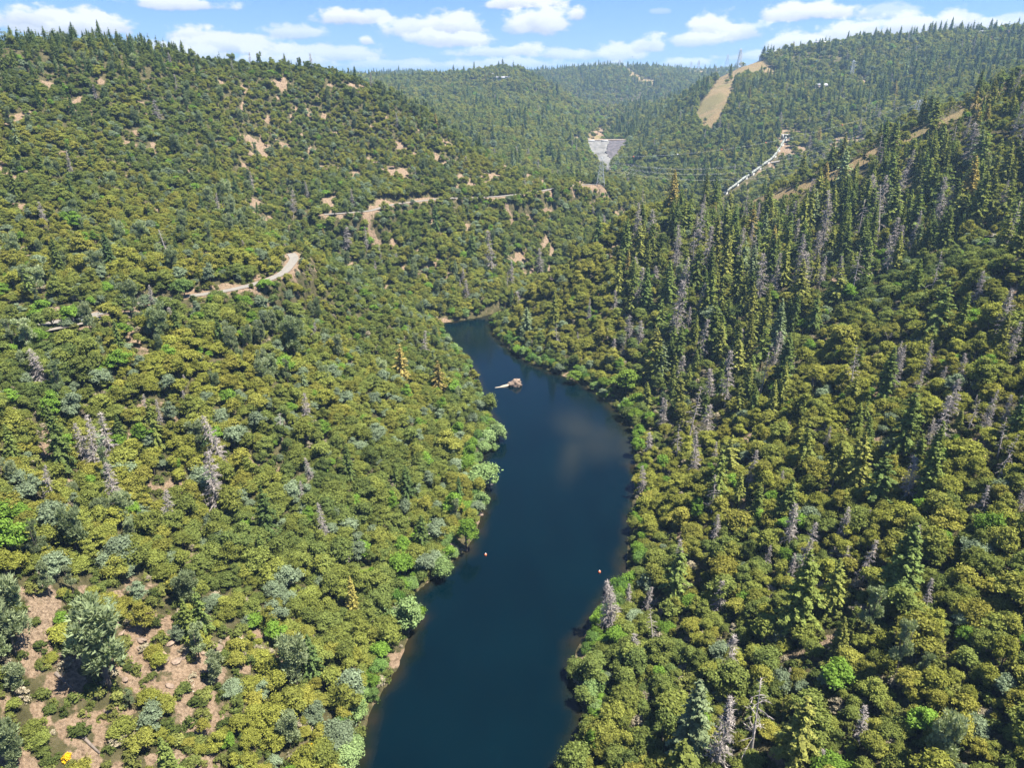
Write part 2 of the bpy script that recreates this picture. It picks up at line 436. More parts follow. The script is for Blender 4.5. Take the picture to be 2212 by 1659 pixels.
# ------------------------------------------------------------------ mesh soup
class Soup:
    def __init__(s): s.v = []; s.q = []; s.t = []; s.mq = []; s.mt = []; s.n = 0
    def add(s, v, q=None, t=None, mat=0):
        v = np.asarray(v, float).reshape(-1, 3)
        if q is not None and len(q):
            q = np.asarray(q, int).reshape(-1, 4); s.q.append(q + s.n); s.mq.append(np.full(len(q), mat))
        if t is not None and len(t):
            t = np.asarray(t, int).reshape(-1, 3); s.t.append(t + s.n); s.mt.append(np.full(len(t), mat))
        s.v.append(v); s.n += len(v)
    def join(s, o, mat):
        for v in [np.concatenate(o.v)] if o.v else []:
            base = s.n; s.v.append(v); s.n += len(v)
            for q in o.q: s.q.append(q + base); s.mq.append(np.full(len(q), mat))
            for t in o.t: s.t.append(t + base); s.mt.append(np.full(len(t), mat))
        return s
    def cards(s, c, n, su, sv, mat=0, jit=.25, r=rng):
        """small quads at c facing n"""
        c = np.asarray(c, float); n = np.asarray(n, float); k = len(c)
        n = n / (np.linalg.norm(n, axis=1, keepdims=True) + 1e-9)
        a = np.cross(n, r.normal(size=(k, 3))); a /= np.linalg.norm(a, axis=1, keepdims=True) + 1e-9
        b = np.cross(n, a)
        su = np.broadcast_to(su, (k,))[:, None]; sv = np.broadcast_to(sv, (k,))[:, None]
        P = []
        for i, j in ((-1, -1), (1, -1), (1, 1), (-1, 1)):
            P.append(c + a * su * (i * .5 + r.uniform(-jit, jit, (k, 1))) + b * sv * (j * .5 + r.uniform(-jit, jit, (k, 1))) + n * su * r.uniform(-.15, .15, (k, 1)))
        V = np.stack(P, 1).reshape(-1, 3)
        s.add(V, np.arange(4 * k).reshape(k, 4), mat=mat)
    def slivers(s, p0, p1, w, mat=0, r=rng):
        """thin triangles from p0 to p1"""
        p0 = np.asarray(p0, float); p1 = np.asarray(p1, float); k = len(p0)
        d = p1 - p0; side = np.cross(d, r.normal(size=(k, 3))); side /= np.linalg.norm(side, axis=1, keepdims=True) + 1e-9
        w = np.broadcast_to(w, (k,))[:, None]
        V = np.stack([p0 - side * w * .5, p0 + side * w * .5, p1], 1).reshape(-1, 3)
        s.add(V, t=np.arange(3 * k).reshape(k, 3), mat=mat)
    def tube(s, pts, rad, n=6, mat=0, cap=True):
        pts = np.asarray(pts, float); rad = np.broadcast_to(rad, (len(pts),))
        V = []; ref = np.array([.31, .17, .93])
        for i, p in enumerate(pts):
            d = pts[min(i + 1, len(pts) - 1)] - pts[max(i - 1, 0)]; d = d / (np.linalg.norm(d) + 1e-9)
            r0 = ref if abs(d @ ref) < .95 else np.array([1., 0, 0])
            a = np.cross(d, r0); a /= np.linalg.norm(a); b = np.cross(d, a)
            th = np.arange(n) * 2 * PI / n
            V.append(p + rad[i] * (np.cos(th)[:, None] * a + np.sin(th)[:, None] * b))
        q = []
        for i in range(len(pts) - 1):
            for j in range(n): q.append((i * n + j, i * n + (j + 1) % n, (i + 1) * n + (j + 1) % n, (i + 1) * n + j))
        V = np.concatenate(V)
        t = []
        if cap:
            V = np.vstack([V, pts[:1], pts[-1:]]); k0 = len(pts) * n
            for j in range(n): t.append((k0, (j + 1) % n, j)); t.append((k0 + 1, k0 - n + j, k0 - n + (j + 1) % n))
        s.add(V, q, t, mat)
    def box(s, cx, cy, cz, sx, sy, sz, rz=0.0, mat=0, taper=1.0):
        V = np.array([(i * .5 * sx * (taper if k > 0 else 1), j * .5 * sy * (taper if k > 0 else 1), k * .5 * sz) for k in (-1, 1) for j in (-1, 1) for i in (-1, 1)], float)
        c, sn = math.cos(rz), math.sin(rz)
        V = np.stack([V[:, 0] * c - V[:, 1] * sn + cx, V[:, 0] * sn + V[:, 1] * c + cy, V[:, 2] + cz], 1)
        s.add(V, [(0, 1, 3, 2)[::-1], (4, 5, 7, 6), (0, 1, 5, 4), (1, 3, 7, 5), (3, 2, 6, 7), (2, 0, 4, 6)], mat=mat)
    def mesh(s, name, mats):
        v = np.concatenate(s.v); q = np.concatenate(s.q) if s.q else np.zeros((0, 4), int); t = np.concatenate(s.t) if s.t else np.zeros((0, 3), int)
        me = bpy.data.meshes.new(name)
        me.vertices.add(len(v)); me.vertices.foreach_set('co', v.astype(np.float32).ravel())
        loops = np.concatenate([q.ravel(), t.ravel()]).astype(np.int32)
        me.loops.add(len(loops)); me.loops.foreach_set('vertex_index', loops)
        nf = len(q) + len(t); me.polygons.add(nf)
        st = np.concatenate([np.arange(len(q)) * 4, len(q) * 4 + np.arange(len(t)) * 3]).astype(np.int32)
        me.polygons.foreach_set('loop_start', st)
        mi = np.concatenate([np.concatenate(s.mq) if s.mq else np.zeros(0), np.concatenate(s.mt) if s.mt else np.zeros(0)]).astype(np.int32)
        for m in (mats if isinstance(mats, (list, tuple)) else [mats]): me.materials.append(m)
        me.polygons.foreach_set('material_index', mi)
        me.update(calc_edges=True); me.validate()
        return me

def link(name, me, parent=None):
    o = bpy.data.objects.new(name, me); COL.objects.link(o)
    if parent is not None: o.parent = parent
    return o
def tag(o, label=None, cat=None, group=None, kind=None):
    if label: o['label'] = label
    if cat: o['category'] = cat
    if group: o['group'] = group
    if kind: o['kind'] = kind
    return o
def empty(name, loc=(0, 0, 0), rz=0.0, sc=1.0):
    o = bpy.data.objects.new(name, None); COL.objects.link(o)
    o.location = loc; o.rotation_euler = (0, 0, rz); o.scale = (sc, sc, sc); o.empty_display_size = 1
    return o

# ------------------------------------------------------------------ trees
def sph(n, r): 
    d = r.normal(size=(n, 3)); return d / np.linalg.norm(d, axis=1, keepdims=True)

def make_oak(seed, R=4.0, H=8.5, sq=.8, nl=26, nc=230, cs=.44, zlow=-.35, upright=0.0, flat=.62):
    """irregular broad crown: flattened tufts of foliage in tiers, uneven outline, gaps between them"""
    r = np.random.RandomState(seed); leaf = Soup(); wood = Soup()
    cz = H - R * sq * 1.02
    ph = r.uniform(0, 6.283, 4); am = r.uniform(.08, .24, 4)
    outline = lambda a: 1 + am[0] * np.sin(a + ph[0]) + am[1] * np.sin(2 * a + ph[1]) + am[2] * np.sin(3 * a + ph[2]) + .6 * am[3] * np.sin(5 * a + ph[3])
    C = []; rad = []
    for k in range(nl):
        dz = r.uniform(zlow, 1.0); a = r.uniform(0, 6.283)
        rr = math.sqrt(max(.05, 1 - max(dz, 0) ** 1.6)) * r.uniform(.45, 1.0) * outline(a)
        if k % 5 == 0: rr *= .4
        C.append((R * .84 * rr * math.cos(a), R * .84 * rr * math.sin(a), cz + R * sq * dz * .82 * r.uniform(.8, 1.15)))
        rad.append(R * r.uniform(.16, .36))
    C = np.array(C); rad = np.array(rad)
    for c, q in zip(C, rad):
        k = int(nc * (q / (R * .27)) ** 1.7)
        dd = sph(k, r)
        outw = (c - [0, 0, cz - .3 * R]) / (np.linalg.norm(c - [0, 0, cz - .3 * R]) + 1e-6)
        dd = dd[(dd @ (outw * .6 + np.array([0, 0, .7]))) > -.42]
        tl = r.uniform(-.35, .35, 2)
        out_ = np.where(r.rand(len(dd), 1) < .10, r.uniform(1.2, 1.75, (len(dd), 1)), r.uniform(.45, 1.2, (len(dd), 1)))
        P = dd * q * out_ * np.array([1.15, 1.15, flat + upright])
        P[:, 2] += P[:, 0] * tl[0] + P[:, 1] * tl[1]
        nrm = dd * .75 + np.array([0, 0, .75]) + r.normal(size=dd.shape) * .5
        leaf.cards(c + P, nrm, cs * r.uniform(.5, 1.3, len(P)), cs * r.uniform(.4, .95, len(P)), r=r)
    ft = .32 * H
    lean = r.uniform(-.5, .5, 2)
    wood.tube([(0, 0, -1.2), (0, 0, 0), (lean[0] * .5, lean[1] * .5, ft), (lean[0], lean[1], cz)], [.34, .30, .22, .12], 6)
    for c in C[::3]:
        wood.tube([(lean[0] * .5, lean[1] * .5, ft * r.uniform(.8, 1.2)), tuple((c * .5 + np.array([0, 0, ft]) * .4)), tuple(c)], [.14, .1, .04], 4)
    return leaf, wood

def make_fir(seed, H=26.0, Rm=3.6, start=.14, dens=1.0, ragged=.2, gap=0.0, cs=1.2):
    r = np.random.RandomState(seed); leaf = Soup(); wood = Soup()
    z = start * H; P = []; Nn = []; S = []
    bend = r.uniform(-.35, .35, 2)
    off = lambda zz: np.array([bend[0], bend[1]]) * (zz / H) ** 2
    while z < H * .985:
        t = (z / H - start) / (1 - start)
        L0 = Rm * (1 - t) ** .72 * (0.75 + .25 * min(1, t * 5))
        nb = max(3, int(r.uniform(4.5, 7) * dens))
        a0 = r.uniform(0, 2 * PI)
        if r.rand() < gap: z += r.uniform(.8, 1.6); continue
        for k in range(nb):
            if r.rand() < ragged * .5: continue
            a = a0 + k * 2 * PI / nb + r.uniform(-.35, .35)
            L = max(.35, L0 * r.uniform(1 - ragged * 1.6, 1 + ragged))
            up = -.30 + .55 * t + r.uniform(-.12, .12)
            n = max(2, int(L / .48))
            s = (np.arange(n) + .6) / n
            x = s * L
            zz = z + up * x - .05 * x * x * (1 - t) + r.uniform(-.1, .1, n)
            o = off(z)
            wid = (1 - .45 * s) * r.uniform(.7, 1.2, n)
            for sd in (-.42, .42, 0) if L > 1.0 else (0,):
                px = np.cos(a) * x - np.sin(a) * sd * wid * min(1.2, L * .45) + o[0]
                py = np.sin(a) * x + np.cos(a) * sd * wid * min(1.2, L * .45) + o[1]
                P.append(np.stack([px, py, zz - abs(sd) * .35], 1)); 
                nn = np.tile(np.array([np.cos(a) * .35, np.sin(a) * .45, .8]), (n, 1)) + r.normal(size=(n, 3)) * .32
                Nn.append(nn); S.append(cs * wid * (1.0 - .3 * t))
        if L0 > 1.2: wood.tube([(off(z)[0], off(z)[1], z), (off(z)[0] + np.cos(a) * L * .8, off(z)[1] + np.sin(a) * L * .8, z + up * L * .8)], [.07, .02], 3, cap=False)
        z += r.uniform(.55, .9) / max(.6, dens)
    P = np.concatenate(P); Nn = np.concatenate(Nn); S = np.concatenate(S)
    leaf.cards(P, Nn, S * r.uniform(.8, 1.25, len(S)), S * r.uniform(.55, .9, len(S)), r=r)
    zz = np.linspace(0, H * .99, 7)
    wood.tube([(0, 0, -1.5)] + [(off(q)[0], off(q)[1], q) for q in zz], [.42] + list(.40 * (1 - zz / H) ** .8 + .02), 7)
    return leaf, wood

def make_graypine(seed, H=17.0, R=3.6, np_=15, nc=210, start=.3):
    r = np.random.RandomState(seed); leaf = Soup(); wood = Soup()
    nlead = r.randint(2, 4); leads = []
    f = np.array([r.uniform(-.3, .3), r.uniform(-.3, .3), H * .33])
    wood.tube([(0, 0, -1.2), (0, 0, 0), tuple(f * [.5, .5, .6]), tuple(f)], [.33, .3, .25, .2], 6)
    for i in range(nlead):
        a = 2 * PI * i / nlead + r.uniform(-.5, .5)
        e = f + np.array([np.cos(a) * R * .45, np.sin(a) * R * .45, H * r.uniform(.5, .66)])
        leads.append(e); wood.tube([tuple(f), tuple((f + e) / 2 + [np.cos(a) * .3, np.sin(a) * .3, 0]), tuple(e)], [.2, .13, .04], 5)
    for i in range(np_):
        e = leads[i % nlead]; s = r.uniform(.15, 1.0)
        base = f * (1 - s) + e * s
        a = r.uniform(0, 2 * PI); rr = R * (1.05 - .75 * s) * r.uniform(.35, .8)
        c = base + np.array([np.cos(a) * rr, np.sin(a) * rr, r.uniform(.2, .9) - (1 - s) * r.uniform(0, .3) * H])
        if c[2] < H * start: c[2] = H * start + r.uniform(0, 1)
        q = r.uniform(.85, 1.5) * R / 3.6
        wood.tube([tuple(base), tuple(c)], [.07, .02], 3, cap=False)
        dd = sph(nc, r); dd = dd[dd[:, 2] > -.55]
        P = c + dd * q * r.uniform(.45, 1.05, (len(dd), 1)) * [1, 1, 1.15]
        D = dd * .8 + np.array([0, 0, .75]) + r.normal(size=dd.shape) * .35
        D /= np.linalg.norm(D, axis=1, keepdims=True)
        leaf.slivers(P - D * .3, P + D * r.uniform(.35, .7, (len(P), 1)), r.uniform(.28, .5, len(P)), r=r)
    return leaf, wood

def make_snag(seed, H=22.0, Rm=2.8, full=1.0, sparse=False, broken=False):
    r = np.random.RandomState(seed); tr = Soup(); br = Soup()
    top = H * (.8 if broken else 1.0)
    zz = np.linspace(0, top, 7); bend = r.uniform(-.5, .5, 2)
    off = lambda q: np.array([bend[0] * (q / H) ** 2, bend[1] * (q / H) ** 2])
    tr.tube([(0, 0, -1.5)] + [(off(q)[0], off(q)[1], q) for q in zz], [.36] + list(.33 * (1 - zz / H * .97) + .02), 6)
    z = H * r.uniform(.12, .3)
    while z < top * .985:
        t = z / H
        L0 = Rm * (1 - t) ** .7 * (.6 + .4 * min(1, t * 4)) + .25
        for k in range(r.randint(2, 4) if sparse else r.randint(4, 7)):
            a = r.uniform(0, 2 * PI); L = L0 * r.uniform(.45, 1.15) * (1.25 if sparse else 1)
            up = r.uniform(-.5, .05) + .35 * t
            o = off(z); p0 = np.array([o[0], o[1], z]); dr = np.array([np.cos(a), np.sin(a), up])
            pm = p0 + dr * L * .55; p1 = p0 + dr * L + np.array([0, 0, -.10 * L])
            br.tube([tuple(p0), tuple(pm), tuple(p1)], [.075 if sparse else .055, .05, .012], 3, cap=False)
            n = int((5 if sparse else 15) * full * max(.5, L / 2))
            s = r.uniform(.2, 1.0, n)[:, None]
            q0 = p0 + (p1 - p0) * s
            dd = dr + r.normal(size=(n, 3)) * .75 + np.array([0, 0, -.25])
            dd /= np.linalg.norm(dd, axis=1, keepdims=True)
            br.slivers(q0, q0 + dd * r.uniform(.4, 1.2, (n, 1)), r.uniform(.08, .19, n), r=r)
        z += r.uniform(.5, .95) * (1.6 if sparse else 1)
    return br, tr

def make_broadsnag(seed, H=8.0, R=3.0):
    r = np.random.RandomState(seed); tr = Soup(); br = Soup()
    f = np.array([r.uniform(-.3, .3), r.uniform(-.3, .3), H * .35])
    tr.tube([(0, 0, -1), (0, 0, 0), tuple(f)], [.28, .25, .17], 6)
    for i in range(9):
        a = 2 * PI * i / 9 + r.uniform(-.4, .4); e = f + np.array([np.cos(a) * R * r.uniform(.3, 1), np.sin(a) * R * r.uniform(.3, 1), H * r.uniform(.25, .62)])
        br.tube([tuple(f), tuple((f + e) / 2 + r.uniform(-.3, .3, 3)), tuple(e)], [.11, .07, .02], 4, cap=False)
        n = 34; s = r.uniform(.35, 1, n)[:, None]; q0 = f + (e - f) * s
        dd = sph(n, r) * .8 + (e - f) / np.linalg.norm(e - f) * .7 + np.array([0, 0, .3])
        br.slivers(q0, q0 + dd * r.uniform(.4, 1.1, (n, 1)), r.uniform(.06, .12, n), r=r)
    return br, tr

VAR = {}   # kind -> list of (crown mesh, trunk mesh, whole mesh, nominal height, nominal radius)
def add_var(kind, pair, mleaf, mwood, H, R, crown='crown'):
    leaf, wood = pair
    whole = Soup(); whole.join(leaf, 0); whole.join(wood, 1)
    VAR.setdefault(kind, []).append((leaf.mesh(kind + '_crown', mleaf), wood.mesh(kind + '_trunk', mwood), whole.mesh(kind + '_whole', [mleaf, mwood]), H, R))
for i in range(9):
    R = (4.0, 4.3, 3.7, 4.2, 3.9, 4.4, 3.6, 4.1, 3.8)[i]; H = (8.5, 7.8, 9.6, 8.4, 10.8, 7.6, 9.8, 8.2, 11.5)[i]
    add_var('oak', make_oak(100 + i, R, H, (.78, .7, 1.0, .8, 1.2, .66, 1.05, .8, 1.3)[i], (28, 34, 24, 36, 32, 40, 20, 44, 30)[i]), M['oak'], M['bark'], H, R)
for i in range(6):
    H = (26, 28, 24, 27, 25, 29)[i]; R = (5.7, 6.3, 5.0, 6.1, 6.7, 5.4)[i]
    add_var('fir', make_fir(200 + i, H, R, (.1, .16, .08, .22, .14, .34)[i], (1, 1.1, 1.15, .9, 1, .8)[i], (.2, .28, .16, .35, .3, .4)[i], (0, .05, 0, .12, .06, .2)[i]), M['fir'], M['bark'], H, R)
for i in range(5):
    H = (16, 18, 14, 17, 19)[i]; R = (3.6, 3.4, 3.8, 4.2, 3.2)[i]
    add_var('graypine', make_graypine(300 + i, H, R, (30, 20, 30, 34, 17)[i], 190, (.10, .22, .08, .12, .40)[i]), M['pine'], M['bark'], H, R)
for i in range(6):
    H = (22, 24, 20, 23, 21, 24)[i]; R = (4.0, 3.4, 4.3, 3.7, 3.8, 3.6)[i]
    add_var('snag', make_snag(400 + i, H, R, (1.4, 1.3, 1.6, 1.2, 1, 1)[i], i >= 4, i == 5), M['deadwood'], M['deadwood'], H, R)
for i in range(3):
    add_var('broadsnag', make_broadsnag(450 + i), M['deadwood'], M['deadwood'], 8.0, 3.0)
for i in range(3):
    add_var('willow', make_oak(500 + i, 3.4, 6.2, .85, 30, 260, .36, -.6, .3), M['willow'], M['bark'], 6.2, 3.4)
for i in range(4):
    add_var('shrub', make_oak(600 + i, 1.5, 2.1, .8, 13, 80, .30, -.5), M['shrub'], M['bark'], 2.1, 1.5)
# ------------------------------------------------------------------ what covers the ground
# bare soil (u, v, half width, half height, strength) in the photograph, laid on the slope it shows
BARE = [(70,1420,22,40),(150,1420,30,22),(90,1560,25,20),(300,1590,22,30),(420,1590,20,14),(330,1640,22,14),(150,1640,25,20),(530,1440,16,16),(560,1370,12,12),(250,1290,16,12),(180,1280,14,12),(330,1370,75,38),(405,1430,70,42),(300,1440,45,50),(350,1500,40,30),(240,1545,40,30),(110,1300,22,26),(105,1345,18,30),(425,1490,28,20),(190,1500,38,18),(140,1480,40,25),
        (185,1635,38,30),(215,1600,22,20),(500,1308,18,16),(500,1390,26,18),(600,1430,14,18),(640,1410,14,8),(470,1560,16,10),(620,1600,10,8),(260,1660,20,14),(460,1650,18,14),(95,1265,12,10),(585,1480,10,10),
        (310,880,16,20),(290,900,6,18),(280,955,5,18),(95,965,14,16),(15,890,10,10),(100,935,10,10),(383,900,5,14),(340,1000,5,8),(520,1000,30,9),(305,735,8,10),(640,840,6,9),(300,675,40,5),
        (60,668,55,10),(115,675,40,10),(175,660,20,8),(20,675,20,10),(560,600,22,6),(610,590,20,8),(640,620,6,14),(500,620,30,6),(430,628,20,5),(635,580,10,20),(210,690,18,8),(175,705,16,8),
        (580,258,10,7),(640,234,12,6),(680,230,7,9),(525,222,6,5),(515,238,8,4),(332,310,4,14),(420,372,7,12),(408,345,4,8),(600,210,8,4),(605,165,10,3),(475,175,5,3),(560,235,5,4),(570,205,4,4),
        (830,437,20,9),(805,448,16,6),(920,432,30,9),(870,372,20,10),(895,400,5,9),(880,385,10,9),(1000,365,8,4),(1060,380,26,8),(1100,362,26,9),(1090,350,8,8),(1050,395,12,5),(1020,398,10,6),(960,415,10,7),(990,410,8,6),(1140,380,10,6),(1170,390,6,10),(1255,402,36,5),(1280,407,22,4),(1240,412,10,5),(1150,395,14,5),(1110,395,14,6),(760,455,18,4),(715,462,10,3),(690,210,4,4),(895,330,6,6),(850,360,5,4),(940,330,5,6),(990,290,4,5),
        (1130,462,10,5),(1280,440,8,4),(1180,520,5,14),(1172,530,4,8),(1190,585,12,10),(1150,590,8,10),(970,603,6,12),(925,575,5,10),(870,520,5,8),(820,515,6,8),(890,640,4,8),(1215,500,4,6),(960,525,5,5),(1135,590,7,6),(905,605,8,6),(1210,440,7,4),(1300,470,5,5),(1060,455,5,4),(1010,500,4,5),(780,545,5,5),(905,540,4,6),
        (1850,1090,6,9),(1905,1178,12,20),(1890,1130,6,7),(1868,915,8,12),(1850,935,14,8),(1890,950,8,12),(1900,865,20,7),(1960,880,14,6),(2030,930,6,14),(1880,1005,6,12),(1975,1045,6,6),(1960,1110,8,12),(1890,1225,6,8),(1975,1270,10,10),(2030,1240,20,10),(2150,1170,9,14),(2140,1250,10,14),(1870,1420,6,8),(1810,1310,8,4),(2140,830,10,12),(2020,840,12,8),(2080,760,8,12),(2190,620,8,18),(2100,890,14,6),(2180,700,8,10),(2170,1430,8,18),(1760,1560,10,10),(1930,1500,8,6),(1500,940,4,6),(1960,760,6,5),
        (1250,255,5,6),(1240,262,5,4),(1215,248,6,3),(1290,245,4,3),(1305,262,4,7),(1325,245,6,3),(1190,166,8,3),(1050,165,5,2.5),(1008,162,5,2.5),(1210,330,6,4),(1295,285,14,12),(1275,275,6,12),(1312,275,12,6),(1238,306,10,5),(1250,300,10,8),
        (1706,288,30,12),(1690,320,16,30),(1720,328,30,12),(1760,352,22,7),(1700,340,20,8),(1670,360,12,12),(1790,322,14,5),(1820,310,40,9),(1850,300,40,6),(1800,332,16,8),(1640,375,10,10),(1610,400,10,8),(1585,420,8,8),(1740,300,20,4),
        (1862,172,16,9),(1850,170,10,5),(1790,195,8,4),(1830,205,5,10),(1990,130,14,5),(1975,137,6,4),(2070,94,26,3.5),(1820,220,4,8),(1645,190,12,8),(1880,245,4,10),(2055,215,14,2.5),(2080,228,10,2.5),(2150,510,50,5)]
TAN = [  # dry grass polygons
    [(1503,250),(1520,215),(1545,180),(1560,155),(1580,145),(1600,131),(1640,128),(1672,150),(1676,165),(1655,172),(1630,160),(1600,158),(1590,175),(1582,200),(1572,225),(1555,262),(1540,278),(1515,278)],
    [(1470,160),(1510,148),(1560,138),(1600,130),(1590,150),(1540,160)],
    [(1345,146),(1356,146),(1372,158),(1395,170),(1415,175),(1420,182),(1400,180),(1375,172),(1360,160)],
    [(1540,437),(1660,424),(1760,384),(1850,342),(1938,296),(2000,272),(2084,236),(2150,193),(2230,150),(2260,140),(2260,158),(2230,172),(2150,214),(2084,252),(2000,290),(1938,314),(1850,366),(1760,408),(1672,440),(1600,465)],
    [(1265,296),(1272,290),(1300,292),(1312,297),(1310,303),(1290,304),(1268,305)]]
GREEN = [(905,1165,26,20),(800,1240,40,9),(935,1130,10,10),(860,1245,10,8),(1420,865,12,8),(1300,850,12,5),(222,690,14,6),(610,1190,14,6),(1310,845,14,5)]

def cover_at(x, y, z):
    """bare, green, dry-grass amounts at points"""
    u, v, dep = project(np.stack([x, y, z], -1))
    d = np.hypot(x, y)
    jit = (fbm(x / 6.0, y / 6.0, 71, 3) - .5) * 1.3 + (vnoise(x / 3.2, y / 3.2, 74) - .5) * .5 - np.where(d > 430, .22, 0)
    bare = np.zeros(x.shape)
    for (cu, cv, ru, rv) in BARE:
        lim = {True: 1.0}.get(True)
        m = (np.abs(u - cu) < ru * 2.2) & (np.abs(v - cv) < rv * 2.2)
        # a patch belongs to the slope in view at its own place
        key = (cu, cv)
        if key not in _BD:
            h = hit(cu, cv); _BD[key] = math.hypot(h[0], h[1]) if h else 1e9
        m &= np.abs(d - _BD[key]) < 40 + _BD[key] * .14
        if not m.any(): continue
        e = np.sqrt(((u[m] - cu) / ru) ** 2 + ((v[m] - cv) / rv) ** 2)
        bare[m] = np.maximum(bare[m], np.clip(1.55 - e + jit[m], 0, 1))
    green = np.zeros(x.shape)
    for (cu, cv, ru, rv) in GREEN:
        h = hit(cu, cv)
        e = np.sqrt(((u - cu) / ru) ** 2 + ((v - cv) / rv) ** 2)
        m = np.abs(d - math.hypot(h[0], h[1])) < 40
        green = np.maximum(green, np.where(m, np.clip((1.35 - e + jit * .6) * 1.6, 0, 1), 0))
    tan = np.zeros(x.shape)
    ranges = [(900, 1750), (1100, 3200), (1900, 3300), (520, 760), (1250, 1420)]
    uj = u + (fbm(x / 9., y / 9., 72, 2) - .5) * 10; vj = v + (fbm(x / 9., y / 9., 73, 2) - .5) * 6
    for poly, (r0, r1) in zip(TAN, ranges):
        m = (d > r0) & (d < r1)
        if m.any():
            mm = np.zeros(x.shape, bool); mm[m] = in_poly(uj[m], vj[m], poly); tan = np.where(mm, 1.0, tan)
    # the cleared ridge top keeps dry grass on both sides of its crest
    m = (d > 560) & (d < 760) & (x > 150)
    if m.any():
        t = np.array([at_depth(a, b, c)[:2] for a, b, c in [(1600,452,585),(1672,421,620),(1760,382,615),(1850,340,608),(1938,293,600),(2000,270,592),(2084,233,580),(2150,190,572),(2212,158,560)]])
        dd = seg_dist(x[m], y[m], t, False)
        tan[m] = np.maximum(tan[m], np.clip((11 - dd + jit[m] * 6) / 4, 0, 1))
    # small random openings on the dry hillside
    op = fbm(x / 11.0, y / 11.0, 81, 3)
    hill = (d > 420) & (d < 900) & (v > 170) & (u < 1350)
    bare = np.maximum(bare, np.where(hill, np.clip((op - .645) * 9, 0, .85), 0))
    near = (d < 420); bare = np.maximum(bare, np.where(near, np.clip((op - .70) * 8, 0, .8), 0))
    return bare, green, tan
_BD = {}

# distance to roads for keeping trees off them
def road_dist(x, y):
    d = np.full(np.shape(x), 1e9)
    for pts, w in ROADS.values(): d = np.minimum(d, seg_dist(x, y, pts[:, :2], False) - w / 2)
    return d

bare_g, green_g, tan_g = cover_at(GX.ravel(), GY.ravel(), np.maximum(GZ.ravel(), 0))
nearband = np.hypot(GX.ravel(), GY.ravel()) < 1000
rd = np.full(GX.size, 99.0); rd[nearband] = road_dist(GX.ravel()[nearband], GY.ravel()[nearband])
bare_g = np.maximum(bare_g, np.clip(1.15 - rd / 3.2, 0, 1))
sd_g = np.full(GX.size, 99.0); sd_g[nearband] = seg_dist(GX.ravel()[nearband], GY.ravel()[nearband], lake)
bare_g = np.maximum(bare_g, np.clip(.7 - sd_g / 2.0, 0, .38))
uu, vv, _d = project(np.stack([GX.ravel(), GY.ravel(), np.maximum(GZ.ravel(), 0)], -1))
dryslope = np.clip((560 - uu) / 120, 0, 1) * np.clip((vv - 1220) / 60, 0, 1) * (GX.ravel() < -20)
bare_g = np.maximum(bare_g, dryslope * np.clip((fbm(GX.ravel() / 9., GY.ravel() / 9., 77, 4) - .485) * 6, 0, .72))
cover = np.stack([bare_g, green_g, tan_g, np.ones_like(bare_g)], -1)
idx = np.arange(NR * NT).reshape(NR, NT)
s = Soup(); s.add(np.stack([GX, GY, GZ], -1).reshape(-1, 3), np.stack([idx[:-1, :-1], idx[:-1, 1:], idx[1:, 1:], idx[1:, :-1]], -1).reshape(-1, 4))
me = s.mesh('hillside', M['ground'])
ca = me.color_attributes.new('cover', 'FLOAT_COLOR', 'POINT'); ca.data.foreach_set('color', cover.astype(np.float32).ravel())
me.polygons.foreach_set('use_smooth', np.ones(len(me.polygons), bool))
tag(link('terrain', me), kind='structure')
BAREG = bare_g.reshape(NR, NT); GREENG = green_g.reshape(NR, NT); TANG = tan_g.reshape(NR, NT)

# the lake
wx = np.arange(-75, 235, 2.5); wy = np.arange(-60, 800, 2.5)
WX, WY = np.meshgrid(wx, wy, indexing='ij')
dl = seg_dist(WX, WY, lake); ins = in_poly(WX, WY, lake)
deepf = np.where(ins, np.clip((dl + (fbm(WX / 7, WY / 7, 91, 3) - .5) * 4) / (2.6 + 4 * vnoise(WX / 40, WY / 40, 92)), 0, 1), 0)
pu, pv, _ = project(np.stack([WX, WY, np.zeros_like(WX)], -1))
def blob(cx, cy, rx, ry, rot):
    a = (pu - cx) * math.cos(rot) + (pv - cy) * math.sin(rot); b = -(pu - cx) * math.sin(rot) + (pv - cy) * math.cos(rot)
    return np.clip(1.25 - np.sqrt((a / rx) ** 2 + (b / ry) ** 2), 0, 1)
plume = np.maximum.reduce([blob(1300, 955, 85, 56, -.1), blob(1238, 985, 34, 75, .3) * .85, blob(1255, 925, 75, 44, .5) * .9, blob(1350, 960, 55, 45, 0)])
plume = np.clip(plume * (.75 + .6 * (fbm(WX / 22, WY / 22, 93, 3) - .5)), 0, 1) ** 1.4
i2 = np.arange(WX.size).reshape(WX.shape)
s = Soup(); s.add(np.stack([WX, WY, np.zeros_like(WX)], -1).reshape(-1, 3), np.stack([i2[:-1, :-1], i2[1:, :-1], i2[1:, 1:], i2[:-1, 1:]], -1).reshape(-1, 4))
me = s.mesh('lake', M['water'])
ca = me.color_attributes.new('depth', 'FLOAT_COLOR', 'POINT')
ca.data.foreach_set('color', np.stack([deepf, plume, deepf, np.ones_like(deepf)], -1).astype(np.float32).ravel())
tag(link('lake_water', me), kind='structure')

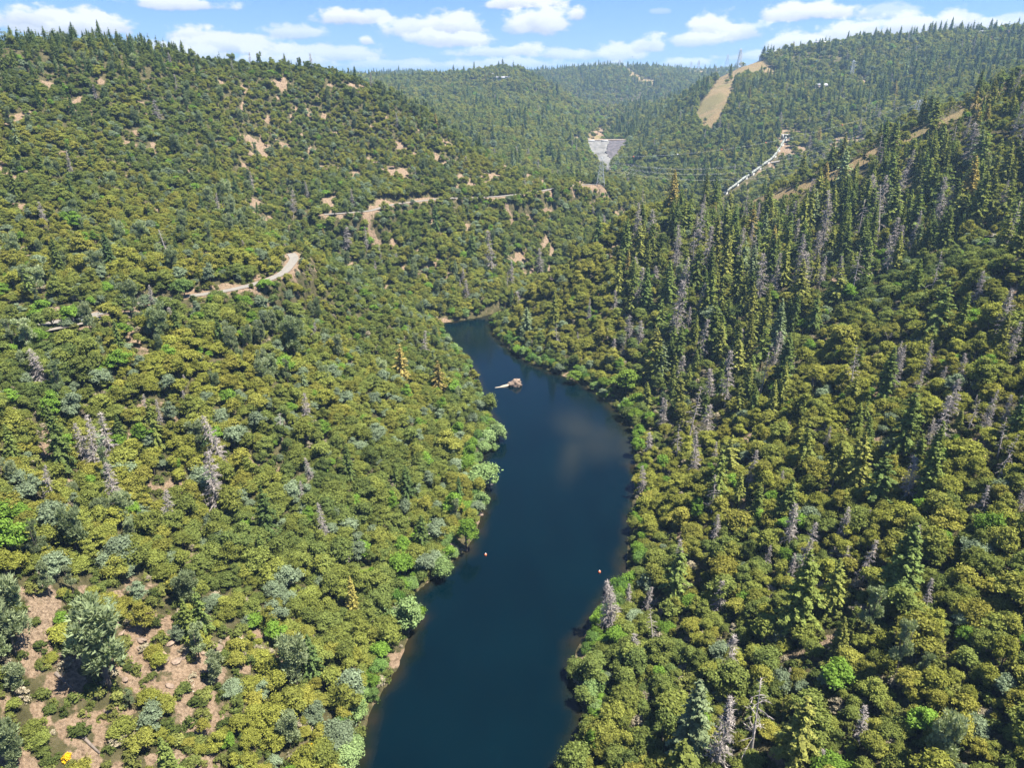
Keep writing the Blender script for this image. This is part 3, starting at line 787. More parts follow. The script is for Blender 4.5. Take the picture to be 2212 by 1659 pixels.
# roads as strips on their benches
def strip(name, pts, w, mat, lift=.12):
    pts = np.array(pts, float)
    # resample smooth
    t = np.concatenate([[0], np.cumsum(np.hypot(np.diff(pts[:, 0]), np.diff(pts[:, 1])))])
    n = max(8, int(t[-1] / 3)); tt = np.linspace(0, t[-1], n)
    Q = np.stack([np.interp(tt, t, pts[:, k]) for k in range(3)], 1)
    for _ in range(6): Q[1:-1] = (Q[:-2] + 2 * Q[1:-1] + Q[2:]) / 4
    d = np.gradient(Q[:, :2], axis=0); d /= np.linalg.norm(d, axis=1, keepdims=True) + 1e-9
    nrm = np.stack([-d[:, 1], d[:, 0]], 1)
    V = []
    for k in (-1, -.33, .33, 1):
        p = Q.copy(); p[:, :2] += nrm * w / 2 * k
        V.append(p)
    V = np.stack(V, 1)
    g = grid_sample(GZ, V[..., 0], V[..., 1])
    V[..., 2] = np.maximum(V[..., 2], g.max(axis=1, keepdims=True) if False else g) + lift
    k = V.shape[1]
    ii = np.arange(n * k).reshape(n, k)
    s = Soup(); s.add(V.reshape(-1, 3), np.stack([ii[:-1, :-1], ii[:-1, 1:], ii[1:, 1:], ii[1:, :-1]], -1).reshape(-1, 4))
    me = s.mesh(name, mat)
    return link(name, me)
for nm, (pts, w) in ROADS.items(): tag(strip('road', pts, w, M['asphalt'], .25), kind='structure')
pull = [on_level(u, v, 66.6) for u, v in [(95,712),(130,706),(165,700),(195,692),(215,684)]]
tag(strip('gravel_pullout', pull, 7.5, M['gravel'], .32), kind='structure')
far_tracks = [([(1000,246),(1030,243),(1060,247),(1090,252)], 5), ([(1700,306),(1740,303),(1790,304),(1850,298),(1890,292)], 5), ([(1665,352),(1700,346),(1740,334),(1775,326)], 5), ([(2070,513),(2110,511),(2150,512),(2190,514),(2230,516)], 4.5), ([(1270,300),(1262,287),(1255,272),(1248,262)], 5)]
for px, w in far_tracks:
    pts = [hit(u, v) for u, v in px]
    tag(strip('dirt_track', pts, w, M['asphalt'], .5), kind='structure')

# ------------------------------------------------------------------ planting
CANOPY = grid_sample
def seen(x, y, ztop, slack=0.0):
    """is a point at height ztop above (x, y) in the camera's view over the bare ground?"""
    ts = np.linspace(.04, .985, 90)
    vis = np.ones(len(x), bool)
    for i in range(0, len(x), 4000):
        s = slice(i, i + 4000)
        X = x[s][:, None] * ts; Y = y[s][:, None] * ts; Z = CAM_H + (ztop[s][:, None] - CAM_H) * ts
        g = grid_sample(GZ, X, Y)
        g = np.where(Y < 20, -50, g)
        vis[s] = (g - slack < Z).all(axis=1)
    return vis

pts = []
for r0, r1, cell in ((60, 420, 3.0), (420, 800, 2.85), (800, 1500, 5.0), (1500, 3300, 8.4)):
    x = np.arange(-r1 * .80 - 60, r1 * .80 + 60, cell); y = np.arange(45, r1 + 40, cell)
    X, Y = np.meshgrid(x, y, indexing='ij'); X = X.ravel(); Y = Y.ravel()
    X = X + rng.uniform(-.5, .5, len(X)) * cell * .95; Y = Y + rng.uniform(-.5, .5, len(Y)) * cell * .95
    d = np.hypot(X, Y); k = (d >= r0) & (d < r1) & (np.abs(X) < .78 * (Y + 50) + 25)
    pts.append(np.stack([X[k], Y[k]], 1))
pts = np.concatenate(pts)
X, Y = pts[:, 0], pts[:, 1]
Z = grid_sample(GZ, X, Y)
k = Z > .3
X, Y, Z = X[k], Y[k], Z[k]
vis = seen(X, Y, Z + 26, 10.0)
X, Y, Z = X[vis], Y[vis], Z[vis]
D = np.hypot(X, Y)
U, V, DEP = project(np.stack([X, Y, Z + 4], -1))
b_ = grid_sample(BAREG, X, Y); g_ = grid_sample(GREENG, X, Y); t_ = grid_sample(TANG, X, Y)
sd = np.full(len(X), 99.0); nb = D < 950; sd[nb] = seg_dist(X[nb], Y[nb], lake)
rdd = np.full(len(X), 99.0); rdd[nb] = road_dist(X[nb], Y[nb])
n = len(X)
rnd = rng.rand(n); rnd2 = rng.rand(n); rnd3 = rng.rand(n)
patch = fbm(X / 60, Y / 60, 41, 3)      # stands of one kind
patch2 = fbm(X / 28, Y / 28, 47, 3)
right = (X > np.interp(Y, [80,119,150,200,250,300,340,380,420,460,500,540,620], [5,15,34,38,50,58,52,30,8,-8,20,60,150])) & (D < 760)
left_near = (~right) & (D < 330) | ((~right) & (U < 640) & (V > 545) & (D < 420))
hill = (~right) & (~left_near) & (D < 850)
far = D >= 850
con_zone = right & in_poly(U, V, [(1270,590),(1330,520),(1420,455),(1540,430),(1700,400),(1850,330),(2212,150),(2400,100),(2400,520),(2212,560),(2000,540),(1900,600),(1800,700),(1700,830),(1500,960),(1400,930),(1380,800),(1420,700),(1330,640)])
pc = np.where(con_zone, .50 + (patch - .5) * .9, 0)
pc = np.where(right & ~con_zone, .05 + (patch - .5) * .36, pc)
pc = np.where(left_near, .05 + (patch - .5) * .45, pc)
pc = np.where(hill, .015 + np.clip(patch - .6, 0, 1) * .5, pc)
pc = np.where(hill & (Y > 440) & (X > -140) & (V > 430), .08 + (patch - .5) * .4, pc)
pc = np.where((U < 430) & (V < 210 - U * .12) & hill, .62 - np.clip((V - 110) / 80, 0, 1) * .5, pc)
pc = np.where(hill & (U < 300) & (V > 250) & (V < 420), .06, pc)
fr = far & (U > 1400); fl = far & (U <= 1400)
pc = np.where(fr, .26 + (patch - .5) * 1.0 + np.clip((130 - V) / 200, 0, .4), pc)
pc = np.where(fl, .05 + np.clip(patch - .55, 0, 1) * 1.2 + np.where(V < 175, .12, 0) + np.where(D > 2200, .25, 0), pc)
pc = np.where(fl & (U > 1330) & (V > 200) & (V < 300), .65, pc)
pc = np.where(right & (U < 1330) & (V > 540), .02, pc)
pg = np.where(left_near, .05, np.where(hill, .055, np.where(right, .006, 0)))
pg = np.where(left_near & (U < 900) & (V > 640) & (V < 760), .10, pg)
pg = np.where(left_near & (U < 480) & (V > 1200), .07, pg)
pg = np.where(hill & (U > 820) & (V < 300), .12, pg)
ps = np.where(con_zone, .06, np.where(right, .035, np.where(left_near, .004, np.where(hill, .006, np.where(fr, .025, .006)))))
ps = np.where(right & ~con_zone & (U > 1850) & (V > 700) & (V < 1250), .06, ps)
kind = np.where(rnd < pc, 'fir', np.where(rnd < pc + pg, 'graypine', np.where(rnd < pc + pg + ps, 'snag', 'oak')))
# density: thin where the ground is bare, nothing on roads or in the water
dens = np.ones(n)
dens *= np.where(b_ > .45, .04, np.where(b_ > .2, .6, 1)) * np.where(g_ > .35, .06, 1) * np.where(t_ > .4, .012, 1)
dens *= np.where(rdd < 2.5, 0, 1) * np.where((sd < .7), 0, 1)
dens *= np.where(kind == 'fir', np.where(far, .22, .22), np.where(kind == 'graypine', .34, np.where(kind == 'snag', .32, 1)))
dens *= np.where(con_zone, .72, 1) * np.where(hill, 1.0, 1) * np.where(left_near & (U < 560) & (V > 1230) & (U + (V - 1230) * .1 < 540), .60, 1) * np.where(right & ~con_zone, .78, 1)
dens *= np.where(left_near, .95, 1)
keepm = (rnd2 < dens)
# size (metres of crown radius for oaks, height for the others)
ro = np.where(left_near, 1.45 + 1.65 * rnd3, np.where(right, 1.35 + 1.8 * rnd3 ** 1.3, np.where(hill, 1.2 + 1.15 * rnd3, 2.7 + 2.1 * rnd3)))
ro = ro * np.where(D < 850, .78 + .55 * rng.rand(n) ** 1.6 + np.where(rng.rand(n) < .10, .3, 0), 1.0)
ro = np.where(left_near & (U < 560) & (V > 1250), 1.1 + 1.6 * rnd3, ro)
ro = np.where(hill & (Y > 430) & (X > -140) & (V > 390), 1.8 + 1.6 * rnd3, ro)
ro = np.where(D > 1500, ro * 1.25, ro)
hf = np.where(con_zone, 12 + 15 * rnd3, np.where(right, 12 + 14 * rnd3, np.where(left_near, 10 + 10 * rnd3, np.where(hill, 7 + 8 * rnd3, 15 + 14 * rnd3))))
hg = np.where(left_near, 7 + 7 * rnd3, 7 + 6 * rnd3)
hs = np.where(con_zone, 14 + 14 * rnd3, np.where(far, 14 + 8 * rnd3, 9 + 10 * rnd3))
# the trees under the cleared ridge stay lower than its crest line, bar a few
STRIP = ([1400,1540,1672,1760,1850,1938,2000,2084,2150,2212,2400],[425,446,432,400,356,306,282,244,206,174,60])
lim_v = np.interp(U, *STRIP)
zcap = np.where(right & (U > 1400), CAM_H + (sp * -1 + (SH / 2 - lim_v) / FPX * cp) / (cp + (SH / 2 - lim_v) / FPX * sp) * Y - Z, 99)
exc = rng.rand(n) < .26
capped = right & (U > 1400) & ~exc & ~t_.astype(bool)
zcap = np.maximum(zcap, 1.5)
for arr in (hf, hg, hs): arr[:] = np.where(capped, np.minimum(arr, zcap), arr)
kind = np.where(capped & (kind == 'fir') & (hf < 6), 'oak', kind)
ro[:] = np.where(capped, np.minimum(ro, zcap / 2.1), ro)
# sight lines that stay open: nothing tall stands in front of the dam and the pipe
DAM_POLY = [(1266,299),(1354,299),(1337,322),(1325,343),(1318,364),(1312,364),(1294,346),(1277,324)]
PIPE = np.array([(1552,432),(1585,407),(1626,377),(1650,359),(1669,347),(1684,322),(1697,302)], float)
topu, topv, _ = project(np.stack([X, Y, Z + np.where(kind == 'oak', ro * 2, hf * .9)], -1))
mid_u, mid_v, _ = project(np.stack([X, Y, Z + np.where(kind == 'oak', ro, hf * .5)], -1))
clear = (D > 780) & (D < 1290) & (in_poly(topu, topv, DAM_POLY) | in_poly(mid_u, mid_v, DAM_POLY))
ROADV = [[(88,698),(130,690),(160,684),(216,672),(224,686),(205,700),(165,716),(92,722)],[(216,676),(262,662),(335,645),(420,634),(500,622),(590,596),(590,606),(500,634),(420,650),(345,662),(265,678),(222,686)],[(596,600),(622,580),(632,553),(640,545),(652,560),(636,590),(612,612)]]
for rp in ROADV: clear |= (D > 180) & (D < 400) & (in_poly(topu, topv, rp) | in_poly(mid_u, mid_v, rp)) & (rng.rand(n) < (.9 if rp[0][0] < 100 else .85 if rp[0][0] < 400 else .2))
CANV = [(835,440),(870,432),(930,426),(1020,424),(1020,436),(930,442),(860,450)]
clear |= (D > 430) & (D < 590) & (in_poly(topu, topv, CANV) | in_poly(mid_u, mid_v, CANV)) & (rng.rand(n) < .6)
crest = np.array([at_depth(a, b, c)[:2] for a, b, c in [(1672,421,620),(1760,382,615),(1850,340,608),(1938,293,600),(2000,270,592),(2084,233,580),(2150,190,572),(2212,158,560)]])
clear |= (D > 520) & (D < 800) & (seg_dist(X, Y, crest, False) < 55) & (Y > np.interp(X, crest[:, 0], crest[:, 1])) & (X > 190)
clear |= (D > 1180) & (D < 1330) & in_poly(U, V, DAM_POLY)
clear |= (D > 780) & (D < 1010) & ((seg_dist(topu, topv, PIPE, False) < 7) | (seg_dist(mid_u, mid_v, PIPE, False) < 7) | (seg_dist(U, V, PIPE, False) < 6))
# tone along each kind's palette
tone = rng.rand(n)
to = np.where(left_near, .50 + .30 * tone + (patch2 - .5) * .5 + (patch - .5) * .7, np.where(right, .40 + .44 * tone + (patch2 - .5) * .5 + (patch - .5) * .8, np.where(hill, .36 + .36 * tone + (patch2 - .5) * .4 + (patch - .5) * .6, .40 + .36 * tone + (patch2 - .5) * .5)))
to = np.where(right & (U < 1330) & (V > 520), .62 + .2 * tone, to)
to = np.clip(to, .02, .80)
to = np.where(rng.rand(n) < np.where(D < 420, .045, .02), .88, to)
to = np.where(rng.rand(n) < np.where(left_near | hill, .10, .05), 1.0, to)
tf = np.where(right, .42 + .44 * tone, np.where(far, .25 + .55 * tone, .15 + .55 * tone))
tf = np.where(rng.rand(n) < .012, .93, tf)
tf = np.where(rng.rand(n) < .04, 1.0, tf)
shore = (sd < 6) & (D < 480)
kind = np.where(shore & (rnd < np.where(right, .12, .40)), 'willow', np.where(shore & (kind != 'oak') & (rnd > .1), 'oak', kind))
to = np.where(shore & (kind == 'oak'), np.where(rnd3 < .45, .88, to), to)
# firs reach lower down the palette in the far right hill
ALL = []   # kind, x, y, z, variant, scale, rz, tint, height
def put(kd, x, y, z, size=None, tint=.5, var=None, sel=False, label=None, extra=None):
    vs = VAR[kd]
    var = rng.randint(len(vs)) if var is None else var
    H, R = vs[var][3], vs[var][4]
    if kd in ('oak', 'willow', 'shrub'): sc = size / R
    else: sc = size / H
    ALL.append(dict(kind=kd, x=x, y=y, z=z, var=var, sc=sc, rz=rng.uniform(0, 6.283), tint=float(tint), H=H * sc, R=R * sc, sel=sel, label=label, extra=extra, fx=float(rng.uniform(.82, 1.22)), fz=float(rng.uniform(.85, 1.18)) if not sel else 1.0))

# trees read one by one off the photograph: (kind, u of top, v of top, u of foot, v of foot, variant, tint)
HAND = []
def hand(kd, ut, vt, ub, vb, var=None, tint=None): HAND.append((kd, ut, vt, ub, vb, var, tint))
for q in [(472,887,486,1010),(451,969,468,1104),(355,1061,366,1146),(700,1086,706,1180),(227,994,256,1107),(82,1004,110,1095),(234,887,244,1005),(185,901,210,1030),(196,912,196,1010),(403,842,402,884),(341,862,348,925),(312,852,317,905),(671,983,674,1044),(660,848,664,915),(653,1040,653,1095),(755,1185,753,1220),(400,1150,406,1177),
          (372,659,377,728),(632,410,634,470),(320,613,330,668),(85,748,92,832),(529,517,529,545),(753,488,752,545),(398,808,402,842),(1064,495,1064,596),(1100,559,1102,622),(1170,535,1168,600),(1000,574,1000,615),(811,563,811,600),(793,488,793,545),(822,531,823,566),(855,545,855,572),
          (1371,552,1371,602),(1462,485,1461,600),(1454,598,1453,752),(1359,680,1359,738),(1248,716,1249,744),(1329,625,1329,682),(1467,765,1467,822),(1418,572,1417,618),(1313,708,1311,735),(1504,460,1503,512),(1380,690,1380,750),(1512,609,1511,680),(1487,662,1487,708),(1527,488,1525,588),(1549,474,1548,538),
          (1622,480,1622,540),(1637,545,1640,660),(1672,545,1669,640),(1732,503,1730,625),(1778,410,1777,545),(1718,432,1708,512),(1764,492,1764,572),(1777,549,1768,622),(1821,552,1810,625),(1826,453,1822,505),(1892,492,1889,538),(1934,481,1928,562),(2108,581,2102,665),(2187,620,2164,736),(1952,744,1942,808),(2002,733,1995,822),(2030,790,2027,845),(1982,801,1978,850),(1690,801,1690,845),(1590,708,1593,780),(1753,805,1753,840),
          (1503,923,1501,1028),(1546,951,1544,1004),(1432,859,1431,926),(1977,848,1967,905),(1980,948,1964,1014),(1956,976,1958,1076),(2009,901,2004,958),(2105,852,2102,893),(2167,852,2165,918),(2130,1047,2120,1114),(2206,1040,2196,1114),(1823,1090,1812,1172),(1871,1100,1868,1150),(1858,1160,1860,1266),(1959,1224,1949,1292),(2009,1253,1996,1330),(1707,1068,1707,1114),(1654,1178,1654,1228),(1569,1210,1567,1256),(1690,1015,1690,1064),(1471,1182,1470,1216),(1549,1256,1547,1330),(1782,920,1780,975),
          (1549,1495,1544,1670),(1867,1527,1856,1612),(1704,1445,1701,1482),(1764,1612,1762,1665),(1728,1622,1725,1668),(1300,1253,1309,1368),(1320,1250,1322,1368),(1373,1360,1371,1432),(1357,1262,1357,1316),(1428,859,1430,930),(1402,933,1399,988),(1392,1004,1387,1072),(1471,1182,1470,1212)]:
    hand('snag', *q, None, .5)
for q in [(2187,432,2165,556),(1631,1474,1620,1640),(1414,1321,1412,1402)]: hand('snag', *q, 4, .5)
for q in [(160,428,165,480),(185,467,189,500),(258,478,264,522),(89,517,89,555),(156,513,158,552),(134,545,139,590),(453,478,455,545),(499,421,502,480),(481,393,484,458),(311,552,317,593),(343,524,345,562),(57,570,61,626),(87,574,90,636),(80,620,86,664),(614,460,619,500),(692,513,692,548),(749,540,750,585),(348,659,352,744),(587,670,590,730),(564,691,565,750),(537,701,539,757),(50,755,54,802),
          (222,1075,226,1138),(101,1157,104,1212),(105,1217,110,1292),(156,1224,160,1284),(403,1235,408,1316),(437,1349,433,1434),(667,1370,642,1482),(467,1410,470,1476),(284,1491,284,1532),(42,1435,48,1496),(30,1556,40,1670),(1860,1264,1868,1382),(1942,1335,1930,1470),(1992,1410,1984,1478),(2028,1541,2018,1664),(410,700,412,742)]:
    hand('graypine', *q, None, None)
hand('graypine', 28, 1260, 36, 1420, 3, .55); hand('graypine', 218, 1303, 241, 1493, 0, .25); hand('graypine', 637, 684, 637, 780, 3, .2); hand('graypine', 277, 1121, 284, 1166, 2, .75)
for q in [(1485,1463,1488,1640,0,1.0),(1804,1205,1790,1325,1,.75),(1819,919,1794,1070,5,.8),(1738,912,1730,1014,5,.7),(1873,845,1864,918,5,.6),(1592,1018,1592,1092,1,.75),(1803,1332,1806,1425,2,.8),(134,870,140,1020,0,.45),(578,1050,582,1172,4,.35),(566,1150,568,1212,1,.5),(30,912,34,1000,0,.55),(878,1004,880,1085,4,.3),(749,955,755,1042,0,.45),(1137,662,1138,724,4,1.0),(867,740,868,828,3,.93),(946,776,948,852,3,.93),(770,1243,764,1328,2,.88),(1620,1505,1616,1580,5,.7),(1850,870,1846,940,1,.6),(2070,880,2066,935,2,.75),(1700,455,1698,540,0,.45),(1880,395,1872,500,4,.5),(2000,470,1990,560,0,.55),(1350,470,1350,560,2,.6),(1290,460,1290,530,0,.4),(1440,560,1440,660,1,.55),(860,1005,858,1060,1,.5),(940,433,941,500,4,.3),(1020,500,1020,560,1,.4),(1090,505,1090,570,0,.4),(1105,620,1105,668,2,.4)]:
    hand('fir', *q)
for (u, v, ub, vb) in [(222,75,226,100),(200,72,204,96),(240,68,243,94),(252,84,254,98),(180,66,184,92),(165,64,168,88),(130,66,134,88),(115,62,118,86),(320,90,325,114),(340,103,343,117),(352,108,355,118),(368,118,372,126),(382,116,384,128),(465,124,466,136),(567,128,568,145),(641,132,642,150),(728,143,729,164),(60,72,64,96),(35,74,38,98),(88,72,90,96)]:
    hand('fir', u, v, ub, vb + 8, None, .12)
for q in [(1079,912,1077,952,0,.85),(1057,926,1055,958,1,.8),(1045,951,1045,978,2,.7),(1041,1000,1043,1054,0,.65),(1038,1061,1040,1097,1,.6),(956,1207,957,1249,0,.6),(880,1289,884,1362,1,.7),(761,1590,762,1630,2,.75),(750,1612,752,1660,0,.85),(925,684,926,706,0,.6),(1068,957,1068,975,1,.6),(1035,975,1030,1000,1,.4),(1048,905,1046,925,2,.3)]:
    hand('willow', *q)
for q in [(982,1061,984,1125,4,.88),(1006,1125,1008,1192,6,.88),(864,1200,866,1243,1,.88),(1350,801,1352,852,0,.86),(1240,801,1242,830,3,.86),(398,602,400,643,3,.92),(1372,884,1374,912,5,.86),(903,1314,905,1347,2,.88),(1375,850,1377,880,1,.86),(1560,1208,1562,1268,3,.78),(1300,815,1302,840,3,.86)]:
    hand('oak', *q)
for q in [(667,1596,664,1636,0,1.0),(717,1632,716,1657,1,1.0),(146,1620,146,1642,2,1.0),(1840,1062,1840,1072,0,1.0)]: hand('shrub', *q)
taken = []
for (kd, ut, vt, ub, vb, var, tint) in HAND:
    h = hit(ub, vb)
    if h is None: continue
    d = ray(ut, vt); t = h[1] / d[1]
    H = max(2.0, CAM_H + d[2] * t - h[2])
    if tint is None: tint = rng.uniform(.2, .9)
    if var is None and kd == 'snag': var = rng.randint(0, 4)
    var_ = rng.randint(len(VAR[kd])) if var is None else var
    Hn, Rn = VAR[kd][var_][3], VAR[kd][var_][4]
    size = H * Rn / Hn * (.6 if kd == 'shrub' else .85 if kd == 'willow' else 1) if kd in ('oak', 'willow', 'shrub') else H
    put(kd, h[0], h[1], max(h[2], .2) - .2, size, tint, var_, sel=True)
    taken.append((h[0], h[1], ALL[-1]['R'] * (.75 if kd != 'snag' else .35)))
taken = np.array(taken)
for i in range(n):
    if not keepm[i] or clear[i]: continue
    kd = str(kind[i])
    if D[i] < 800 and (np.hypot(taken[:, 0] - X[i], taken[:, 1] - Y[i]) < taken[:, 2] + 1.0).any(): continue
    if kd == 'oak': put('oak', X[i], Y[i], Z[i] - .3, ro[i], to[i])
    elif kd == 'fir': put('fir', X[i], Y[i], Z[i] - .3, hf[i], tf[i])
    elif kd == 'graypine': put('graypine', X[i], Y[i], Z[i] - .2, hg[i], tone[i])
    elif kd == 'willow': put('willow', X[i], Y[i], Z[i] - .3, 1.6 + 1.6 * rnd3[i], tone[i] * .7)
    elif rnd3[i] < .12 and D[i] < 500: put('broadsnag', X[i], Y[i], Z[i] - .2, 4 + 4 * tone[i], .5)
    else: put('snag', X[i], Y[i], Z[i] - .2, hs[i], .5)
# low shrubs in the openings and under the trees near by
for r0, r1, cell in ((70, 260, 2.6), (260, 480, 3.6)):
    x = np.arange(-r1 * .80 - 40, r1 * .80 + 40, cell); y = np.arange(45, r1 + 20, cell)
    sx, sy = np.meshgrid(x, y, indexing='ij'); sx = sx.ravel() + rng.uniform(-.5, .5, sx.size) * cell; sy = sy.ravel() + rng.uniform(-.5, .5, sy.size) * cell
    d = np.hypot(sx, sy); k = (d >= r0) & (d < r1) & (np.abs(sx) < .78 * (sy + 50) + 20); sx, sy, d = sx[k], sy[k], d[k]
    sz = grid_sample(GZ, sx, sy); bb = grid_sample(BAREG, sx, sy); gg = grid_sample(GREENG, sx, sy)
    op = fbm(sx / 5.0, sy / 5.0, 61, 2)
    k = (sz > .4) & (rng.rand(len(sx)) < np.where(bb > .4, np.where(op > .50, .6, .10), .9)) & (road_dist(sx, sy) > 1.0) & (seg_dist(sx, sy, lake) > 1)
    sx, sy, sz, bb, gg, d = sx[k], sy[k], sz[k], bb[k], gg[k], d[k]
    k = seen(sx, sy, sz + 2, 3.0); sx, sy, sz, bb, gg, d = sx[k], sy[k], sz[k], bb[k], gg[k], d[k]
    for i in range(len(sx)):
        tn = rng.uniform(.15, .7) if rng.rand() > .12 else .82
        if gg[i] > .35: tn = .9
        put('shrub', sx[i], sy[i], sz[i] - .25, rng.uniform(.7, 2.1) * (.7 if gg[i] > .35 else 1), tn, extra=bb[i])
print('planted', len(ALL), {k: sum(1 for a in ALL if a['kind'] == k) for k in VAR})
# ------------------------------------------------------------------ which trees stand as objects of their own
AX = np.array([a['x'] for a in ALL]); AY = np.array([a['y'] for a in ALL]); AZ = np.array([a['z'] for a in ALL]); AH = np.array([a['H'] for a in ALL]); AR = np.array([a['R'] for a in ALL])
AK = np.array([a['kind'] for a in ALL]); AS = np.array([a['sel'] for a in ALL])
ut, vt_, dt_ = project(np.stack([AX, AY, AZ + AH * .8], -1))
inf = (ut > 6) & (ut < SW - 6) & (vt_ > 0) & (vt_ < SH - 6)
vis2 = seen(AX, AY, AZ + AH * .9, -2.0)
# a tree hidden behind a taller, nearer neighbour does not count as showing
order = np.argsort(dt_)
cellmap = {}
shown = np.ones(len(ALL), bool)
occ = np.zeros((int(SH / 6) + 2, int(SW / 6) + 2), np.float32)
pxh = AH * FPX / dt_ * .8; pxr = AR * FPX / dt_
for i in order:
    if not inf[i] or not vis2[i]: shown[i] = False; continue
    c0, c1 = int(max(0, (ut[i] - pxr[i] * .7) / 6)), int(min(occ.shape[1] - 1, (ut[i] + pxr[i] * .7) / 6)) + 1
    topv = vt_[i] - pxh[i] * .2
    r0, r1 = int(max(0, topv / 6)), int(min(occ.shape[0] - 1, (topv + pxh[i] * .85) / 6)) + 1
    w = occ[r0:r1, c0:c1]
    if w.size == 0: shown[i] = False; continue
    frac = float((w > 0).mean())
    if frac > (.97 if AS[i] else .72): shown[i] = False
    if AK[i] not in ('snag', 'broadsnag'): occ[r0:r1, c0:c1] = 1
score = np.where(AK == 'oak', pxr * 2, np.where(AK == 'shrub', pxr * 2, pxh)) + np.where(AS, 1e4, 0)
score = np.where(shown, score, -1)
shrub_ok = np.array([a['extra'] is not None and a['extra'] > .4 for a in ALL])
score = np.where((AK == 'shrub') & ~shrub_ok & ~AS, -1, score)
CATS = {'oak': ('oak_tree', 'oak tree', 'oaks on the canyon slopes'), 'fir': ('conifer_tree', 'conifer', 'conifers on the canyon slopes'), 'graypine': ('grey_pine', 'pine tree', 'blue-grey pines on the dry slopes'),
        'snag': ('dead_tree', 'dead tree', 'dead grey trees in the forest'), 'willow': ('willow_bush', 'willow', 'willows along the shore'), 'shrub': ('shrub', 'shrub', 'low shrubs in the openings')}
chosen = set()
for fam in (('oak',), ('fir',), ('graypine',), ('snag', 'broadsnag'), ('willow',), ('shrub',)):
    m = np.nonzero(np.isin(AK, fam) & (score > 0))[0]
    m = m[np.argsort(-score[m])][:296 if fam[0] != 'shrub' else 220]
    chosen.update(m.tolist())

LAND = [('the bare rocky clearing', 360, 1420), ('the rock islet', 1105, 828), ('the bleached shore snags', 1310, 1300), ('the white forked trunk', 905, 1165),
        ('the gravel pullout', 150, 695), ('the road bend on the spur', 630, 565), ('the river bend', 1050, 690), ('the yellow broom bush', 665, 1612), ('the brown patch in the lake', 1300, 955),
        ('the pylon on the low crest', 1297, 370), ('the white pipeline', 1630, 370), ('the rockfill dam', 1310, 330), ('the long pale house', 1085, 172), ('the tan grass ridge', 1850, 345), ('the right slope track', 2140, 512),
        ('the pale shore willows', 1065, 935), ('the canyon road cut', 910, 435), ('the left skyline conifers', 150, 85), ('the lower right corner', 2130, 1590), ('the lower left corner', 60, 1590),
        ('the right picture edge', 2190, 950), ('the left picture edge', 30, 1000), ('the white fallen log', 2025, 945), ('the broad blue-grey pine', 637, 730), ('the bare scree chute', 1905, 1180),
        ('the right shore point', 1350, 1150), ('the bright roadside oak', 398, 620), ('the lower left shore', 850, 1440), ('the lower right shore', 1260, 1540), ('the left bank silver snags', 460, 1030),
        ('the rusty conifers', 900, 800), ('the spur tip', 1130, 720), ('the left hilltop openings', 620, 240), ('the tall pale conifer', 1485, 1550), ('the dense conifer stand', 1640, 560), ('the grey snag group', 1790, 590)]
def tone_word(kd, t):
    if kd == 'oak': return 'dark green' if t < .28 else 'olive green' if t < .5 else 'yellow-green' if t < .7 else 'golden olive' if t < .84 else 'bright green' if t < .95 else 'grey-green'
    if kd == 'fir': return 'dark green' if t < .3 else 'green' if t < .6 else 'olive' if t < .88 else 'rusty brown' if t < .96 else 'pale green'
    if kd == 'graypine': return 'blue-grey' if t < .5 else 'pale silvery'
    if kd == 'willow': return 'green' if t < .5 else 'pale sage' if t < .8 else 'silvery white'
    if kd == 'shrub': return 'dark green' if t < .3 else 'olive' if t < .75 else 'greyish tan' if t < .86 else 'bright green' if t < .95 else 'yellow flowering'
    return 'grey'
NOUN = {'oak': 'oak', 'fir': 'conifer', 'graypine': 'pine', 'snag': 'dead conifer', 'broadsnag': 'dead broadleaf tree', 'willow': 'willow bush', 'shrub': 'low shrub'}
def size_word(kd, H, R, var):
    if kd in ('oak', 'willow', 'shrub'):
        lim = {'oak': (2.9, 3.9), 'willow': (2.2, 3.2), 'shrub': (.9, 1.4)}[kd]
        return 'small' if R < lim[0] else 'mid-sized' if R < lim[1] else 'broad'
    lim = {'fir': (15, 22), 'graypine': (9, 12), 'snag': (13, 19), 'broadsnag': (5, 7)}[kd]
    return 'short' if H < lim[0] else 'mid-height' if H < lim[1] else 'tall'
def place_words(u, v):
    best = min(LAND, key=lambda L: (L[1] - u) ** 2 + ((L[2] - v) * 1.2) ** 2)
    dx, dy = u - best[1], v - best[2]; d = math.hypot(dx, dy)
    far = 'just ' if d < 55 else 'well ' if d > 150 else ''
    a = math.degrees(math.atan2(-dy, dx)) % 360
    name = ['right of', 'above-right of', 'above', 'above-left of', 'left of', 'below-left of', 'below', 'below-right of'][int(((a + 22.5) % 360) // 45)]
    return far + name + ' ' + best[0]
proto = {}
labelled = {}
ch = sorted(chosen, key=lambda i: -score[i])
for i in ch:
    a = ALL[i]; kd = a['kind']
    w = f"{size_word(kd, a['H'], a['R'], a['var'])} {tone_word(kd, a['tint'])} {NOUN[kd]}"
    if kd == 'snag' and a['var'] >= 4: w = w.replace('dead', 'sparse dead')
    a['label'] = w + ' ' + place_words(ut[i], vt_[i])
    labelled.setdefault(a['label'], []).append(i)
ORD = ['leftmost', 'second from left', 'third from left', 'fourth from left', 'fifth from left']
for lab, ids in labelled.items():
    if 2 <= len(ids) <= 6:
        ids.sort(key=lambda i: ut[i])
        for k, i in enumerate(ids):
            o = ('rightmost' if k == len(ids) - 1 else ORD[k]) if len(ids) > 2 else ('left-hand' if k == 0 else 'right-hand')
            ALL[i]['label'] = f'{o} ' + lab
